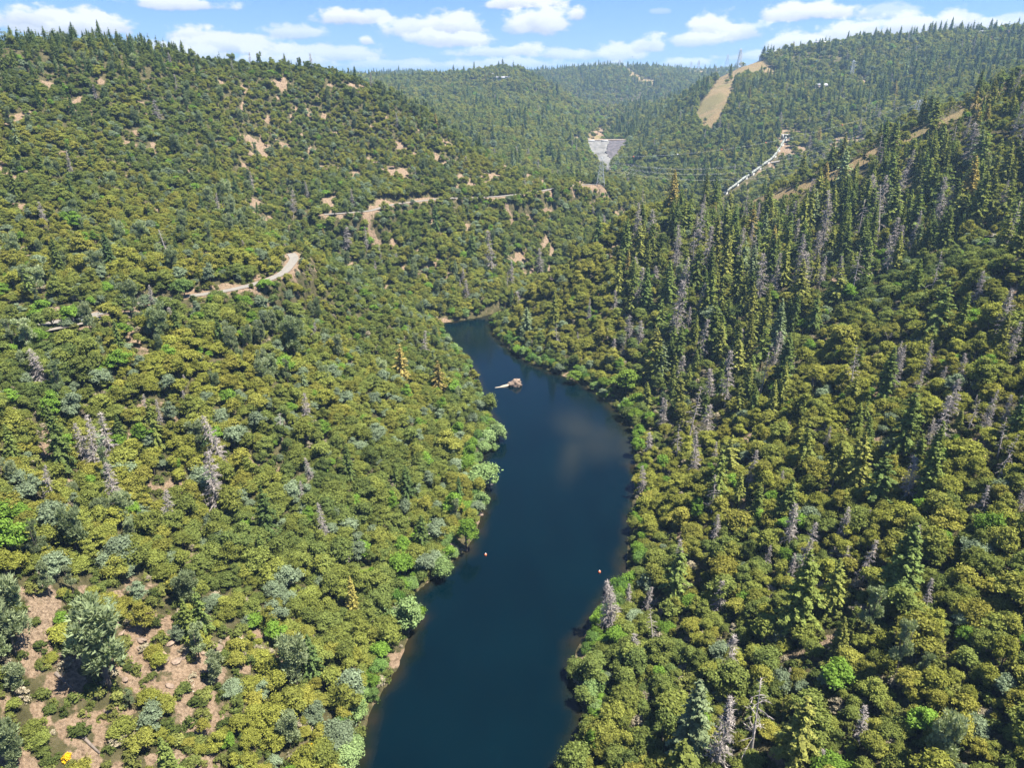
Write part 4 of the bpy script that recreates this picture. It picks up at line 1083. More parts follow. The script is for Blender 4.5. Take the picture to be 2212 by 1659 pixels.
for i in ch:
    a = ALL[i]; kd = a['kind']; fam = 'snag' if kd == 'broadsnag' else kd
    nm, cat, grp = CATS[fam]
    crown, trunk, whole, H0, R0 = VAR[kd][a['var']]
    root = empty(nm, (a['x'], a['y'], a['z']), a['rz'], a['sc'])
    root.scale = (a['sc'] * a['fx'], a['sc'] * a['fx'], a['sc'] * a['fz'])
    if fam == 'snag': root.rotation_euler = (rng.normal() * .06, rng.normal() * .06, a['rz'])
    tag(root, a['label'], cat, grp)
    key = (kd, a['var'])
    if key not in proto:
        c = link('branches' if fam == 'snag' else 'crown', crown, root); t = link('trunk', trunk, root)
        proto[key] = (c, t)
    else:
        c = proto[key][0].copy(); t = proto[key][1].copy()
        COL.objects.link(c); COL.objects.link(t); c.parent = root; t.parent = root
    c['tint'] = a['tint']; t['tint'] = a['tint']

# ------------------------------------------------------------------ the rest of the forest, one object per kind
def forest(name, label, fam, ids):
    if not len(ids): return
    kinds = []; col = bpy.data.collections.new(name + '_kinds')
    index = {}
    for kd in fam:
        for vi, var in enumerate(VAR[kd]):
            o = bpy.data.objects.new('%s_%02d' % (name, len(index)), var[2]); col.objects.link(o); index[(kd, vi)] = len(index)
    me = bpy.data.meshes.new(name)
    co = np.array([(ALL[i]['x'], ALL[i]['y'], ALL[i]['z']) for i in ids], np.float32)
    me.vertices.add(len(co)); me.vertices.foreach_set('co', co.ravel())
    for an, ty, vals in (('wide', 'FLOAT', [ALL[i]['sc'] * ALL[i]['fx'] for i in ids]), ('spin', 'FLOAT', [ALL[i]['rz'] for i in ids]), ('size', 'FLOAT', [ALL[i]['sc'] * ALL[i]['fz'] for i in ids]), ('tint', 'FLOAT', [ALL[i]['tint'] for i in ids]), ('variant', 'INT', [index[(ALL[i]['kind'], ALL[i]['var'])] for i in ids])):
        at = me.attributes.new(an, ty, 'POINT'); at.data.foreach_set('value', np.array(vals, np.float32 if ty == 'FLOAT' else np.int32))
    ob = link(name, me); tag(ob, label, kind='stuff')
    ng = bpy.data.node_groups.new(name + '_scatter', 'GeometryNodeTree')
    ng.interface.new_socket('Geometry', in_out='INPUT', socket_type='NodeSocketGeometry'); ng.interface.new_socket('Geometry', in_out='OUTPUT', socket_type='NodeSocketGeometry')
    gi = ng.nodes.new('NodeGroupInput'); go = ng.nodes.new('NodeGroupOutput')
    m2p = ng.nodes.new('GeometryNodeMeshToPoints')
    iop = ng.nodes.new('GeometryNodeInstanceOnPoints')
    ci = ng.nodes.new('GeometryNodeCollectionInfo'); ci.inputs['Collection'].default_value = col; ci.inputs['Separate Children'].default_value = True; ci.inputs['Reset Children'].default_value = True
    def attr(nm, ty):
        q = ng.nodes.new('GeometryNodeInputNamedAttribute'); q.data_type = ty; q.inputs['Name'].default_value = nm
        return [s for s in q.outputs if s.name == 'Attribute' and s.enabled][0] if True else None
    cb = ng.nodes.new('ShaderNodeCombineXYZ'); ng.links.new(attr('spin', 'FLOAT'), cb.inputs[2])
    e2r = ng.nodes.new('FunctionNodeEulerToRotation'); ng.links.new(cb.outputs[0], e2r.inputs[0])
    sz = attr('size', 'FLOAT'); cs = ng.nodes.new('ShaderNodeCombineXYZ')
    wd = attr('wide', 'FLOAT'); ng.links.new(wd, cs.inputs[0]); ng.links.new(wd, cs.inputs[1]); ng.links.new(sz, cs.inputs[2])
    ng.links.new(gi.outputs[0], m2p.inputs['Mesh']); ng.links.new(m2p.outputs[0], iop.inputs['Points'])
    ng.links.new(ci.outputs[0], iop.inputs['Instance']); iop.inputs['Pick Instance'].default_value = True
    ng.links.new(attr('variant', 'INT'), iop.inputs['Instance Index']); ng.links.new(e2r.outputs[0], iop.inputs['Rotation']); ng.links.new(cs.outputs[0], iop.inputs['Scale'])
    ng.links.new(iop.outputs[0], go.inputs[0])
    md = ob.modifiers.new('scatter', 'NODES'); md.node_group = ng
rest = [i for i in range(len(ALL)) if i not in chosen]
forest('oak_forest', 'olive oak and shrub canopy covering the farther slopes', ('oak',), [i for i in rest if AK[i] == 'oak'])
forest('conifer_forest', 'dark conifer forest on the far hills', ('fir',), [i for i in rest if AK[i] == 'fir'])
forest('grey_pine_foliage', 'distant blue-grey pines scattered over the hills', ('graypine',), [i for i in rest if AK[i] == 'graypine'])
forest('dead_forest', 'small distant dead grey trees among the conifers', ('snag', 'broadsnag'), [i for i in rest if AK[i] in ('snag', 'broadsnag')])
forest('undergrowth', 'low green undergrowth between the trees', ('shrub', 'willow'), [i for i in rest if AK[i] in ('shrub', 'willow')])
_c = {}
for i in ch: _c[ALL[i]['label']] = _c.get(ALL[i]['label'], 0) + 1
print('shared', sorted(_c.values())[-12:], ch and [ALL[i]['label'] for i in ch[:400:60]])
print('objects', len(ch), 'rest', len(rest), {k: sum(1 for i in ch if AK[i] == k) for k in VAR}, 'unique labels', len({ALL[i]['label'] for i in ch}))
# ------------------------------------------------------------------ rocks, logs, islet
def rock_soup(seed, sx, sy, sz, rough=.35, n=20, layers=0.0):
    r = np.random.RandomState(seed); s = Soup()
    th = np.linspace(0, 2 * PI, n, endpoint=False); ph = np.linspace(-PI / 2, PI / 2, n // 2 + 1)
    V = []
    for p in ph:
        for t in th: V.append((math.cos(p) * math.cos(t), math.cos(p) * math.sin(t), math.sin(p)))
    V = np.array(V)
    V = np.sign(V) * np.abs(V) ** .8
    o = r.uniform(0, 50)
    d = 1 + rough * ((fbm(V[:, 0] * 1.7 + o, V[:, 1] * 1.7 + V[:, 2] * 2.3 + o, seed, 4) - .5) * 2 + .6 * (np.abs(fbm(V[:, 0] * 4 + o, V[:, 2] * 4 + V[:, 1] * 3, seed + 5, 3) - .5)))
    V = V * d[:, None] * [sx, sy, sz]
    if layers: V[:, 2] += layers * np.round((V[:, 0] * .3 + V[:, 2]) * 2.5) / 2.5 - layers * V[:, 2]
    k = n; q = []
    for i in range(n // 2):
        for j in range(n): q.append((i * k + j, i * k + (j + 1) % k, (i + 1) * k + (j + 1) % k, (i + 1) * k + j))
    s.add(V, q); return s

# the islet
c = on_level(1108, 833, 0)
root = empty('rock_islet', (c[0], c[1], 0)); tag(root, 'weathered rock islet with a pale tip standing in the lake', 'rock')
o = link('rock_mass', rock_soup(3, 3.9, 2.4, 3.0, .5, 36, .5).mesh('islet_rock', M['rock']), root); o.location = (.6, 0, .2); o.rotation_euler = (0, -.12, -.1)
o = link('upper_rock', rock_soup(9, 1.7, 1.4, 1.2, .5, 24, .3).mesh('islet_upper', M['rock']), root); o.location = (1.7, .3, 2.2)
o = link('pale_ledge', rock_soup(5, 3.2, .85, .75, .25, 24).mesh('islet_ledge', M['palerock']), root); o.location = (-4.2, -1.1, .1); o.rotation_euler = (0, -.16, .3)
o = link('submerged_tip', rock_soup(6, 2.6, .5, .3, .25, 18).mesh('islet_tip', M['palerock']), root); o.location = (-7.6, -2.2, -.12); o.rotation_euler = (0, -.04, .3)
# shore rock ledge on the left bank
c = on_level(1034, 1112, 0); o = link('shore_rock', rock_soup(12, 2.2, 1.3, .8, .4, 22, .3).mesh('shore_rock', M['rock'])); o.location = (c[0] - .5, c[1], .2); tag(o, 'low grey rock ledge jutting into the lake on the left shore', 'rock')

ROCKS = [(250,1352,1.3),(305,1385,1.7),(345,1372,1.2),(372,1392,1.5),(392,1378,2.1),(410,1395,1.6),(425,1382,1.2),(355,1420,1.5),(382,1432,1.8),(400,1418,1.3),(330,1462,1.6),(368,1486,1.2),(300,1402,1.1),(285,1440,1.3),(440,1412,1.2),(466,1400,1.7),(478,1412,1.3),(352,1516,1.0),(318,1500,1.3),(270,1470,1.1),(232,1540,1.2),(262,1372,1.2),(508,1322,1.1),(120,1338,1.2),(104,1362,1.0),(480,1372,1.0),(452,1452,1.4)]
rprot = []
for k in range(5): rprot.append(rock_soup(40 + k, 1, .8, .62, .55, 16, .4).mesh('boulder', M['rock']))
first = {}
for k, (u, v, sz) in enumerate(ROCKS):
    h = hit(u, v)
    p = k % 5
    if p not in first: o = link('boulder', rprot[p]); first[p] = o
    else: o = first[p].copy(); COL.objects.link(o)
    o.location = (h[0], h[1], h[2] + .15); o.rotation_euler = (rng.uniform(-.3, .3), rng.uniform(-.3, .3), rng.uniform(0, 6)); sz *= .62; o.scale = (sz * rng.uniform(.9, 1.9), sz, sz * rng.uniform(.5, 1.0))
    du, dv = u - 360, v - 1420
    where = ('upper' if dv < -30 else 'lower' if dv > 40 else 'middle') + (' left' if du < -60 else ' right' if du > 60 else ' centre')
    tag(o, f'{"large" if sz > .96 else "angular" if p % 2 else "flat"} reddish boulder in the {where} of the bare rocky clearing', 'boulder', 'boulders in the bare rocky clearing')

def log(name, px, r, mat, label, limbs=2):
    P = [np.array(hit(u, v)) + [0, 0, r * .8] for u, v in px]
    s = Soup(); s.tube(P, np.linspace(r, r * .45, len(P)), 7)
    root = empty(name, tuple(P[0])); tag(root, label, 'log', 'fallen logs on the slopes')
    o = link('log_trunk', s.mesh('log_trunk', mat), root); o.location = tuple(-P[0])
    for k in range(limbs):
        t = .45 + .4 * k / max(1, limbs); b = P[0] * (1 - t) + P[-1] * t; s = Soup()
        e = b + np.array([rng.uniform(-1.5, 1.5), rng.uniform(-1.5, 1.5), rng.uniform(.5, 1.6)])
        s.tube([b, (b + e) / 2 + rng.uniform(-.2, .2, 3), e], [r * .35, r * .25, .03], 5)
        o = link('log_limb', s.mesh('log_limb', mat), root); o.location = tuple(-P[0])
log('fallen_log', [(121,1459),(140,1476),(160,1494)], .42, M['logwood'], 'dark fallen trunk with stub limbs left of the big pine in the clearing', 4)
log('fallen_log', [(178,1594),(198,1614),(217,1633)], .40, M['logwood'], 'grey fallen trunk lying below the bare rocky clearing', 1)
log('fallen_log', [(515,1378),(524,1384),(534,1393)], .26, M['whitewood'], 'pale branched log at the right end of the rocky clearing', 3)
log('fallen_log', [(2028,923),(2025,945),(2022,966)], .42, M['whitewood'], 'white log lying straight down the right slope', 1)
log('fallen_log', [(2151,1068),(2164,1078),(2177,1091)], .34, M['whitewood'], 'pale log below the dark hollow near the right edge', 1)
log('fallen_log', [(2077,1235),(2090,1243),(2102,1249)], .30, M['whitewood'], 'pale log in the gap above the lower right oaks', 1)
log('fallen_log', [(1995,1120),(2003,1108),(2010,1096)], .28, M['whitewood'], 'short pale log on open soil right of the scree chute', 1)
log('fallen_log', [(1935,868),(1950,872),(1962,876)], .3, M['whitewood'], 'pale log across the upper scree of the right slope', 1)
log('fallen_log', [(1960,1270),(1973,1281),(1985,1286)], .28, M['logwood'], 'grey log below the snags of the right slope', 1)
log('fallen_log', [(2160,800),(2172,822),(2180,838)], .3, M['whitewood'], 'pale log beside the tall snag at the right edge', 1)
log('fallen_log', [(1560,1330),(1580,1326),(1600,1328)], .26, M['logwood'], 'grey log among oaks of the lower right slope', 1)
log('fallen_log', [(395,1488),(410,1492),(424,1500)], .22, M['whitewood'], 'thin pale log under the lower clearing shrubs', 2)

# the white forked dead trunk in the grassy nook
b = np.array(hit(908, 1171)); root = empty('dead_tree', tuple(b)); tag(root, 'bleached white forked dead trunk standing in the bright grassy nook', 'dead tree', 'dead grey trees in the forest')
s = Soup(); s.tube([(0, 0, -.6), (.1, 0, 2.5), (.5, .1, 6.5), (.9, .1, 7.4)], [.38, .34, .22, .12], 7); link('trunk', s.mesh('white_trunk', M['whitewood']), root)
s = Soup(); s.tube([(.05, 0, .2), (.9, -.1, 1.6), (2.2, -.2, 3.0), (3.5, -.2, 3.4)], [.3, .25, .2, .1], 6); link('limb', s.mesh('white_limb', M['whitewood']), root)
s = Soup(); s.tube([(0, 0, .3), (-1.5, .1, 1.6), (-4.2, .3, 1.4)], [.14, .1, .04], 5); link('limb', s.mesh('white_limb', M['whitewood']), root)
b = np.array(on_level(1056, 1048, 0)); s = Soup()
s.tube([(-1.5, 0, .3), (.5, 0, .25), (2.2, .3, .15)], [.16, .12, .03], 5); s.tube([(.2, 0, .25), (1.4, -.6, .4)], [.07, .02], 4); s.tube([(.6, .1, .25), (1.6, .8, .5)], [.06, .02], 4)
o = link('driftwood', s.mesh('driftwood', M['deadwood'])); o.location = tuple(b); tag(o, 'grey branching driftwood at the water edge below the willows', 'driftwood')

# ------------------------------------------------------------------ buoys
for (u, v, lab) in [(1049, 1200, 'orange and white buoy floating near the left shore'), (1295, 1237, 'orange and white buoy floating near the right shore')]:
    c = on_level(u, v, 0); root = empty('buoy', (c[0], c[1], 0)); tag(root, lab, 'buoy', 'buoys on the lake')
    s = Soup(); s.tube([(0, 0, -.2), (0, 0, .1), (0, 0, .45), (0, 0, .6)], [.25, .4, .4, .2], 12); link('float', s.mesh('float', M['orange']), root)
    s = Soup(); s.tube([(0, 0, .6), (0, 0, .8), (0, 0, .95)], [.2, .16, .05], 10); link('cap', s.mesh('cap', M['whiteplastic']), root)

# ------------------------------------------------------------------ dam
def dam_pt(u, v):
    Y = np.interp(v, [300, 303, 330, 341, 355, 366], [1284, 1280, 1215, 1200, 1155, 1095]); return np.array(at_depth(u, v, Y))
rows = np.linspace(303, 366, 22)
eL = lambda v: np.interp(v, [303, 328, 343, 356, 366], [1262, 1276, 1290, 1304, 1315])
eM = lambda v: np.interp(v, [303, 308, 330, 341, 350, 366], [1316, 1314, 1307, 1318, 1320, 1318])
eR = lambda v: np.interp(v, [303, 323, 343, 352, 366], [1358, 1341, 1327, 1321, 1318.6])
def slab(f0, f1, nm, mat, push, parent):
    s = Soup(); k = 9; V = []
    for v in rows:
        for t in np.linspace(0, 1, k):
            u = f0(v) * (1 - t) + f1(v) * t + (2.6 * math.sin(v * 1.3 + t * 2) + 1.8 * math.sin(v * .61 + 1 + 5 * t)) * (abs(2 * t - 1) ** 2) * (v > 306)
            p = dam_pt(u, v); p = p + np.array([0, -push, 0]) * 1.0
            p[2] += (fbm(np.array(p[0] / 9), np.array(p[2] / 9), 5, 3) - .5) * (2.6 if nm == 'rockfill_face' else .5)
            V.append(p)
    V = np.array(V); m = len(V); back = V + [0, 30, 0]; ii = np.arange(m).reshape(len(rows), k)
    q = np.stack([ii[:-1, :-1], ii[1:, :-1], ii[1:, 1:], ii[:-1, 1:]], -1).reshape(-1, 4).tolist()
    edge = [tuple(ii[0, j:j + 2]) for j in range(k - 1)] + [(ii[j, -1], ii[j + 1, -1]) for j in range(len(rows) - 1)] + [(ii[j + 1, 0], ii[j, 0]) for j in range(len(rows) - 1)]
    q += [(a, b, b + m, a + m) for a, b in edge]
    s.add(np.vstack([V, back]), q)
    o = link(nm, s.mesh(nm, mat), parent)
    return o
root = empty('dam', (0, 0, 0)); tag(root, 'grey rockfill dam with pale concrete spillway filling the far gorge', 'dam')
slab(eM, eR, 'rockfill_face', M['rockfill'], 0, root)
slab(eL, lambda v: eM(v) + .2, 'spillway_apron', M['paleconcrete'], 2.5, root)
s = Soup()
for w0, w1, dz in ((1262, 1359, 0),):
    P = [dam_pt(u, 302.6) + [0, 3, 1.0] for u in np.linspace(w0, w1, 12)]
    Q = [p + [0, 9, 0.2] for p in P]
    s.add(np.array(P + Q), [(i, i + 1, i + 13, i + 12) for i in range(11)])
    s.add(np.array(P + [p - [0, 0, 2.2] for p in P]), [(i + 1, i, i + 12, i + 13) for i in range(11)])
link('crest_road', s.mesh('crest_road', M['tanwall']), root)
s = Soup()
for u0, u1 in ((1266, 1284), (1298, 1312)):
    a, b = dam_pt(u0, 303.5) + [0, -4, 0], dam_pt(u1, 304) + [0, -4, 0]; c = (a + b) / 2
    s.box(c[0], c[1], c[2] + .5, abs(b[0] - a[0]), 2, 2.6)
link('spillway_wall', s.mesh('spillway_wall', M['concrete']), root)

# ------------------------------------------------------------------ penstock
PIPE_PX = [(1561, 424), (1585, 407), (1626, 377), (1650, 359), (1669, 347), (1684, 322), (1697, 302)]
pp = []
for k in range(len(PIPE_PX) - 1):
    for f in (0, .25, .5, .75):
        pp.append(np.array(hit(PIPE_PX[k][0] * (1 - f) + PIPE_PX[k + 1][0] * f, PIPE_PX[k][1] * (1 - f) + PIPE_PX[k + 1][1] * f)))
pp.append(np.array(hit(*PIPE_PX[-1])))
pp = np.array(pp)
for _ in range(3): pp[1:-1] = (pp[:-2] + 2 * pp[1:-1] + pp[2:]) / 4
for k in range(len(pp)): pp[k, 2] = max(pp[k, 2], ground(pp[k, 0], pp[k, 1])) + 3.0
pp = list(pp)
root = empty('penstock', tuple(pp[0])); tag(root, 'pale banded steel penstock pipe running down the far right hillside', 'pipeline')
org = pp[0]
s = Soup(); s.tube([p - org for p in pp], 1.5, 14); link('pipe', s.mesh('pipe', M['pipe']), root)
L = np.concatenate([[0], np.cumsum([np.linalg.norm(pp[i + 1] - pp[i]) for i in range(len(pp) - 1)])])
def along(t): return np.array([np.interp(t, L, [p[k] for p in pp]) for k in range(3)])
nj = 19
for j in range(nj):
    t = L[-1] * (j + .5) / nj; a = along(t - .55); b = along(t + .55)
    s = Soup(); s.tube([a - org, b - org], 1.7, 14)
    link('pipe_joint', s.mesh('pipe_joint', M['joint']), root)
    if j % 2 == 0:
        c = along(t); g = ground(c[0], c[1]); s = Soup(); h = max(1.2, c[2] - g + 1.5)
        s.box(c[0] - org[0], c[1] - org[1], c[2] - org[2] - h / 2 - .6, 4.4, 2.2, h); link('pier', s.mesh('pier', M['concrete']), root)
c = pp[-1]; root = empty('tunnel_portal', (c[0] + 1, c[1] + 5, c[2] - 3)); tag(root, 'concrete portal block at the upper end of the penstock', 'portal')
s = Soup(); s.box(-4.2, 0, 3.2, 1.4, 6, 7); s.box(4.2, 0, 3.2, 1.4, 6, 7); s.box(0, 0, 6.1, 6.98, 5.8, 1.2); link('portal_frame', s.mesh('portal_frame', M['concrete']), root)
s = Soup(); s.box(0, 2.2, 2.6, 6.98, 1.0, 5.8); link('portal_back', s.mesh('portal_back', M['joint']), root)

# ------------------------------------------------------------------ pylons and wires
def pylon(u, vb, vt, label, Y=None, arms=3, thick=.22):
    h = np.array(at_depth(u, vb, Y)) if Y else np.array(hit(u, vb)); d = ray(u, vt); H = CAM_H + d[2] * h[1] / d[1] - h[2]
    if Y: g = ground(h[0], h[1]); H += h[2] - g; h[2] = g
    w0, w1 = H * .13, H * .022
    root = empty('power_pylon', tuple(h), rng.uniform(-.3, .3)); tag(root, label, 'pylon', 'steel lattice power pylons')
    wid = lambda t: w0 * (1 - t) ** 1.1 * .95 + w1
    s = Soup(); lev = np.linspace(0, 1, 9) ** .9
    for sx, sy in ((1, 1), (1, -1), (-1, -1), (-1, 1)):
        s.tube([(sx * wid(t), sy * wid(t), t * H - (0.5 if t == 0 else 0)) for t in lev], thick, 4)
    cor = [(1, 1), (1, -1), (-1, -1), (-1, 1)]
    for i in range(len(lev) - 1):
        for k in range(4):
            a, b = cor[k], cor[(k + 1) % 4]; t0, t1 = lev[i], lev[i + 1]
            A0 = (a[0] * wid(t0), a[1] * wid(t0), t0 * H); B1 = (b[0] * wid(t1), b[1] * wid(t1), t1 * H)
            B0 = (b[0] * wid(t0), b[1] * wid(t0), t0 * H); A1 = (a[0] * wid(t1), a[1] * wid(t1), t1 * H)
            s.tube([A0, B1], thick * .55, 3, cap=False); s.tube([B0, A1], thick * .55, 3, cap=False); s.tube([A1, B1], thick * .5, 3, cap=False)
    link('lattice_tower', s.mesh('lattice_tower', M['steel']), root)
    tips = []
    for j in range(arms):
        z = H * (.66 + .125 * j); L_ = H * (.17 - .025 * j); s = Soup()
        for sg in (-1, 1):
            s.tube([(sg * wid(.7), .5, z), (sg * L_, 0, z + .3)], thick * .7, 4); s.tube([(sg * wid(.7), -.5, z), (sg * L_, 0, z + .3)], thick * .7, 4); s.tube([(sg * wid(.7), 0, z + H * .045), (sg * L_, 0, z + .3)], thick * .6, 4)
            s.tube([(sg * L_, 0, z + .3), (sg * L_, 0, z - H * .035)], thick * .6, 4)
        link('crossarm', s.mesh('crossarm', M['steel']), root)
        c, sn = math.cos(root.rotation_euler[2]), math.sin(root.rotation_euler[2])
        tips.append([np.array([h[0] + sg * L_ * c, h[1] + sg * L_ * sn, h[2] + z - H * .03]) for sg in (-1, 1)])
    return h, H, tips
hA, HA, tA = pylon(1297, 402, 338, 'steel lattice pylon on the low crest beside the canyon road', thick=.12)
hB, HB, tB = pylon(1977, 268, 215, 'steel lattice pylon rising behind the right conifer ridge', Y=720, thick=.12)
hC, HC, tC = pylon(1838, 168, 129, 'steel lattice pylon beside a bare knoll on the far right hill', thick=.3)
hD, HD, tD = pylon(1596, 137, 104, 'nearest skyline pylon at the top of the bald slope', thick=.3)
hE, HE, tE = pylon(1569, 145, 116, 'second skyline pylon left of the bald hilltop', thick=.28)
hF, HF, tF = pylon(1508, 153, 128, 'skyline pylon between the far ridge and the bald hill', thick=.3)
hG, HG, tG = pylon(1492, 156, 131, 'leftmost skyline pylon on the right hand ridge', thick=.3)
hH, HH, tH = pylon(1338, 144, 127, 'tiny hazy pylon on the far middle ridge', thick=.4)
def wire(a, b, sag, r, label):
    a = np.array(a); b = np.array(b); t = np.linspace(0, 1, 26)
    P = a[None] * (1 - t)[:, None] + b[None] * t[:, None]; P[:, 2] -= sag * 4 * t * (1 - t)
    s = Soup(); s.tube(P - a, r, 5, cap=False)
    o = link('power_cable', s.mesh('power_cable', M['wire'])); o.location = tuple(a); tag(o, label, 'cable', 'power cables across the gorge')
    return P
NAMES = ['lower', 'middle', 'upper']
for j in range(3):
    for k, side in ((0, 'near'), (1, 'far')):
        wire(tA[j][k], tB[j][k], 26, .03, f'{NAMES[j]} {side} cable spanning from the low crest pylon to the right ridge pylon')
gw = wire(hA + [0, 0, HA], hB + [0, 0, HB], 14, .04, 'thin top ground cable from the low crest pylon to the right ridge pylon')
low = np.array([150, 985, 30.0])
for j in range(3):
    wire(tE[j][0], low + [j * 5 - 5, 0, 8 - j * 3], 40, .05, f'{NAMES[j]} cable descending from the bald hilltop pylon into the gorge')
    wire(tD[j][0], tE[j][1], 6, .05, f'{NAMES[j]} cable between the two bald hilltop pylons')
for k, (f, col, lab) in enumerate([(.10, 'orange', 'red aviation marker ball nearest the low crest pylon'), (.24, 'whiteplastic', 'white aviation marker ball on the ground cable'), (.38, 'orange', 'orange aviation marker ball left of the penstock'), (.52, 'orange', 'orange aviation marker ball over the penstock slope'), (.76, 'orange', 'orange aviation marker ball right of the penstock')]):
    p = gw[0] * (1 - f) + gw[-1] * f; p[2] -= 14 * 4 * f * (1 - f)
    s = Soup(); r = .55; s.tube([(0, 0, r * math.sin(x)) for x in np.linspace(-PI / 2, PI / 2, 9)], [r * max(.02, math.cos(x)) for x in np.linspace(-PI / 2, PI / 2, 9)], 14)
    o = link('marker_ball', s.mesh('marker_ball', M[col])); o.location = tuple(p); tag(o, lab, 'marker ball', 'aviation marker balls on the ground cable')

# ------------------------------------------------------------------ houses on the ridges
def house(u, v, w, dpt, h, wall, roof, label, rz=0.0, gable=True, nwin=3, lift=1.0):
    p = hit(u, v)
    if p is None: return
    root = empty('house', (p[0], p[1], p[2] + lift), rz); tag(root, label, 'house', 'houses on the far ridges')
    s = Soup(); s.box(0, 0, h / 2 - 3, w, dpt, h + 6); link('wall', s.mesh('house_wall', M[wall]), root)
    s = Soup(); ov = 1.0; rh = dpt * .28 if gable else .8
    if gable:
        a, b = w / 2 + ov, dpt / 2 + ov
        s.add([(-a, -b, h - .1), (a, -b, h - .1), (a, b, h - .1), (-a, b, h - .1), (-a * .92, 0, h + rh), (a * .92, 0, h + rh)], [(0, 1, 5, 4), (2, 3, 4, 5), (3, 2, 1, 0)], [(1, 2, 5), (3, 0, 4)])
    else: s.box(0, 0, h + .4, w + 2, dpt + 2, .8)
    link('roof', s.mesh('house_roof', M[roof]), root)
    for k in range(nwin):
        s = Soup(); s.box((k + .5) / nwin * w - w / 2, -dpt / 2 - .05, h * .55, w / nwin * .5, .2, h * .45); link('window', s.mesh('house_window', M['window']), root)
house(1082, 174, 34, 11, 4.5, 'whitewall', 'paleroof', 'long pale roofed house on the hill left of the dam', .05, True, 6, 2)
house(1097, 176, 11, 9, 8.0, 'whitewall', 'paleroof', 'tall white block at the right end of the long pale house', 0, False, 1, 2)
house(1060, 166, 11, 8, 5.5, 'whitewall', 'greyroof', 'small white house above left of the long pale house', 0, True, 3, 1.5)
house(1079, 157, 9, 7, 5, 'whitewall', 'paleroof', 'tiny white house on the skyline above the long pale house', 0, False, 2, 2)
house(1770, 103, 20, 11, 6, 'whitewall', 'paleroof', 'white gabled house among conifers on the right skyline', -.1, True, 3, 3)
house(1808, 103, 12, 9, 5, 'whitewall', 'paleroof', 'small white house right of the gabled skyline house', 0, True, 2, 3)
house(2129, 82, 26, 12, 6, 'tanwall', 'greyroof', 'low grey roofed house near the right end of the ridge', .1, True, 4, 3)
house(2186, 81, 18, 11, 8, 'tanwall', 'paleroof', 'flat roofed tan house at the far right of the ridge', .1, False, 3, 3)
house(2037, 102, 22, 7, 3, 'tanwall', 'paleroof', 'long pale shed below the right ridge conifers', .05, False, 2, 2)
house(2078, 97, 30, 8, 3.5, 'tanwall', 'greyroof', 'long dark roofed house above the reddish bank', .1, True, 4, 2)
house(1772, 197, 17, 12, 6, 'tanwall', 'paleroof', 'white roofed house in the trees below the bare knoll', -.2, True, 3, 3)
house(1645, 122, 9, 7, 6, 'whitewall', 'paleroof', 'small white building above the bald meadow', 0, False, 1, 2)
house(1671, 116, 12, 8, 6, 'whitewall', 'paleroof', 'white house between the trees right of the bald hilltop', 0, True, 2, 3)
house(1950, 122, 9, 7, 4, 'whitewall', 'paleroof', 'tiny white shed in the middle of the far right hill', 0, False, 1, 3)

# ------------------------------------------------------------------ parked cars on the pullout
def car(u, v, rz, paint, label):
    p = hit(u, v); z = ground(p[0], p[1]) + .34
    root = empty('parked_car', (p[0], p[1], z), rz); tag(root, label, 'car', 'cars parked on the gravel pullout')
    s = Soup(); prof = [(-2.2, .35), (-2.2, .85), (-1.9, .98), (1.0, .95), (2.1, .80), (2.25, .6), (2.25, .35)]
    n_ = len(prof); V = [(x, y, zz) for y in (-.88, .88) for x, zz in prof]
    s.add(V, [(i, (i + 1) % n_, (i + 1) % n_ + n_, i + n_) for i in range(n_)]); s.add(V, t=[(0, i + 1, i) for i in range(1, n_ - 1)] + [(n_, n_ + i, n_ + i + 1) for i in range(1, n_ - 1)]); link('body', s.mesh('car_body', M[paint]), root)
    s = Soup(); s.box(-.4, 0, 1.2, 2.6, 1.6, .5, mat=0, taper=.72); link('cabin_glass', s.mesh('cabin_glass', M['window']), root)
    s = Soup(); s.box(-.4, 0, 1.47, 1.75, 1.1, .06); link('roof', s.mesh('car_roof', M[paint]), root)
    for x in (-1.4, 1.4):
        for y in (-.85, .85):
            s = Soup(); s.tube([(x, y - .1, .33), (x, y + .1, .33)], .33, 12); link('wheel', s.mesh('wheel', M['rubber']), root)
car(148, 706, .35, 'bluepaint', 'dark blue car parked at the near edge of the gravel pullout')
car(172, 698, .75, 'silverpaint', 'silver grey car parked at the right end of the gravel pullout')

# a bird high over the gorge
p = at_depth(1366, 122, 420); root = empty('bird', p); tag(root, 'dark bird soaring in the sky over the gorge', 'bird')
s = Soup(); s.tube([(0, -.45, 0), (0, -.3, .02), (0, 0, .03), (0, .3, 0), (0, .5, 0)], [.03, .09, .13, .08, .02], 8); link('body', s.mesh('bird_body', M['rubber']), root)
for sg in (-1, 1):
    s = Soup(); s.add([(sg * .08, -.18, .05), (sg * .08, .2, .05), (sg * .6, .16, .2), (sg * 1.1, .0, .16), (sg * .62, -.16, .2), (sg * .08, 0, .0)], [(0, 4, 2, 1)], [(4, 3, 2), (0, 5, 4), (5, 1, 2), (5, 2, 4)]); link('wing', s.mesh('bird_wing', M['rubber']), root)

# ------------------------------------------------------------------ air, sky, sun, camera
HAZE = 0.000105
me = bpy.data.meshes.new('haze'); s = Soup(); s.box(0, 15000, 167, 76000, 40000, 368); me = s.mesh('haze', [])
hm, nt, out = new_mat('thin_haze')
pv = N(nt, 'ShaderNodeVolumePrincipled'); pv.inputs['Color'].default_value = (.42, .68, 1.0, 1); pv.inputs['Density'].default_value = HAZE; pv.inputs['Anisotropy'].default_value = .2
nt.links.new(pv.outputs[0], out.inputs['Volume']); me.materials.append(hm)
tag(link('haze', me), 'thin blue summer haze', kind='stuff')

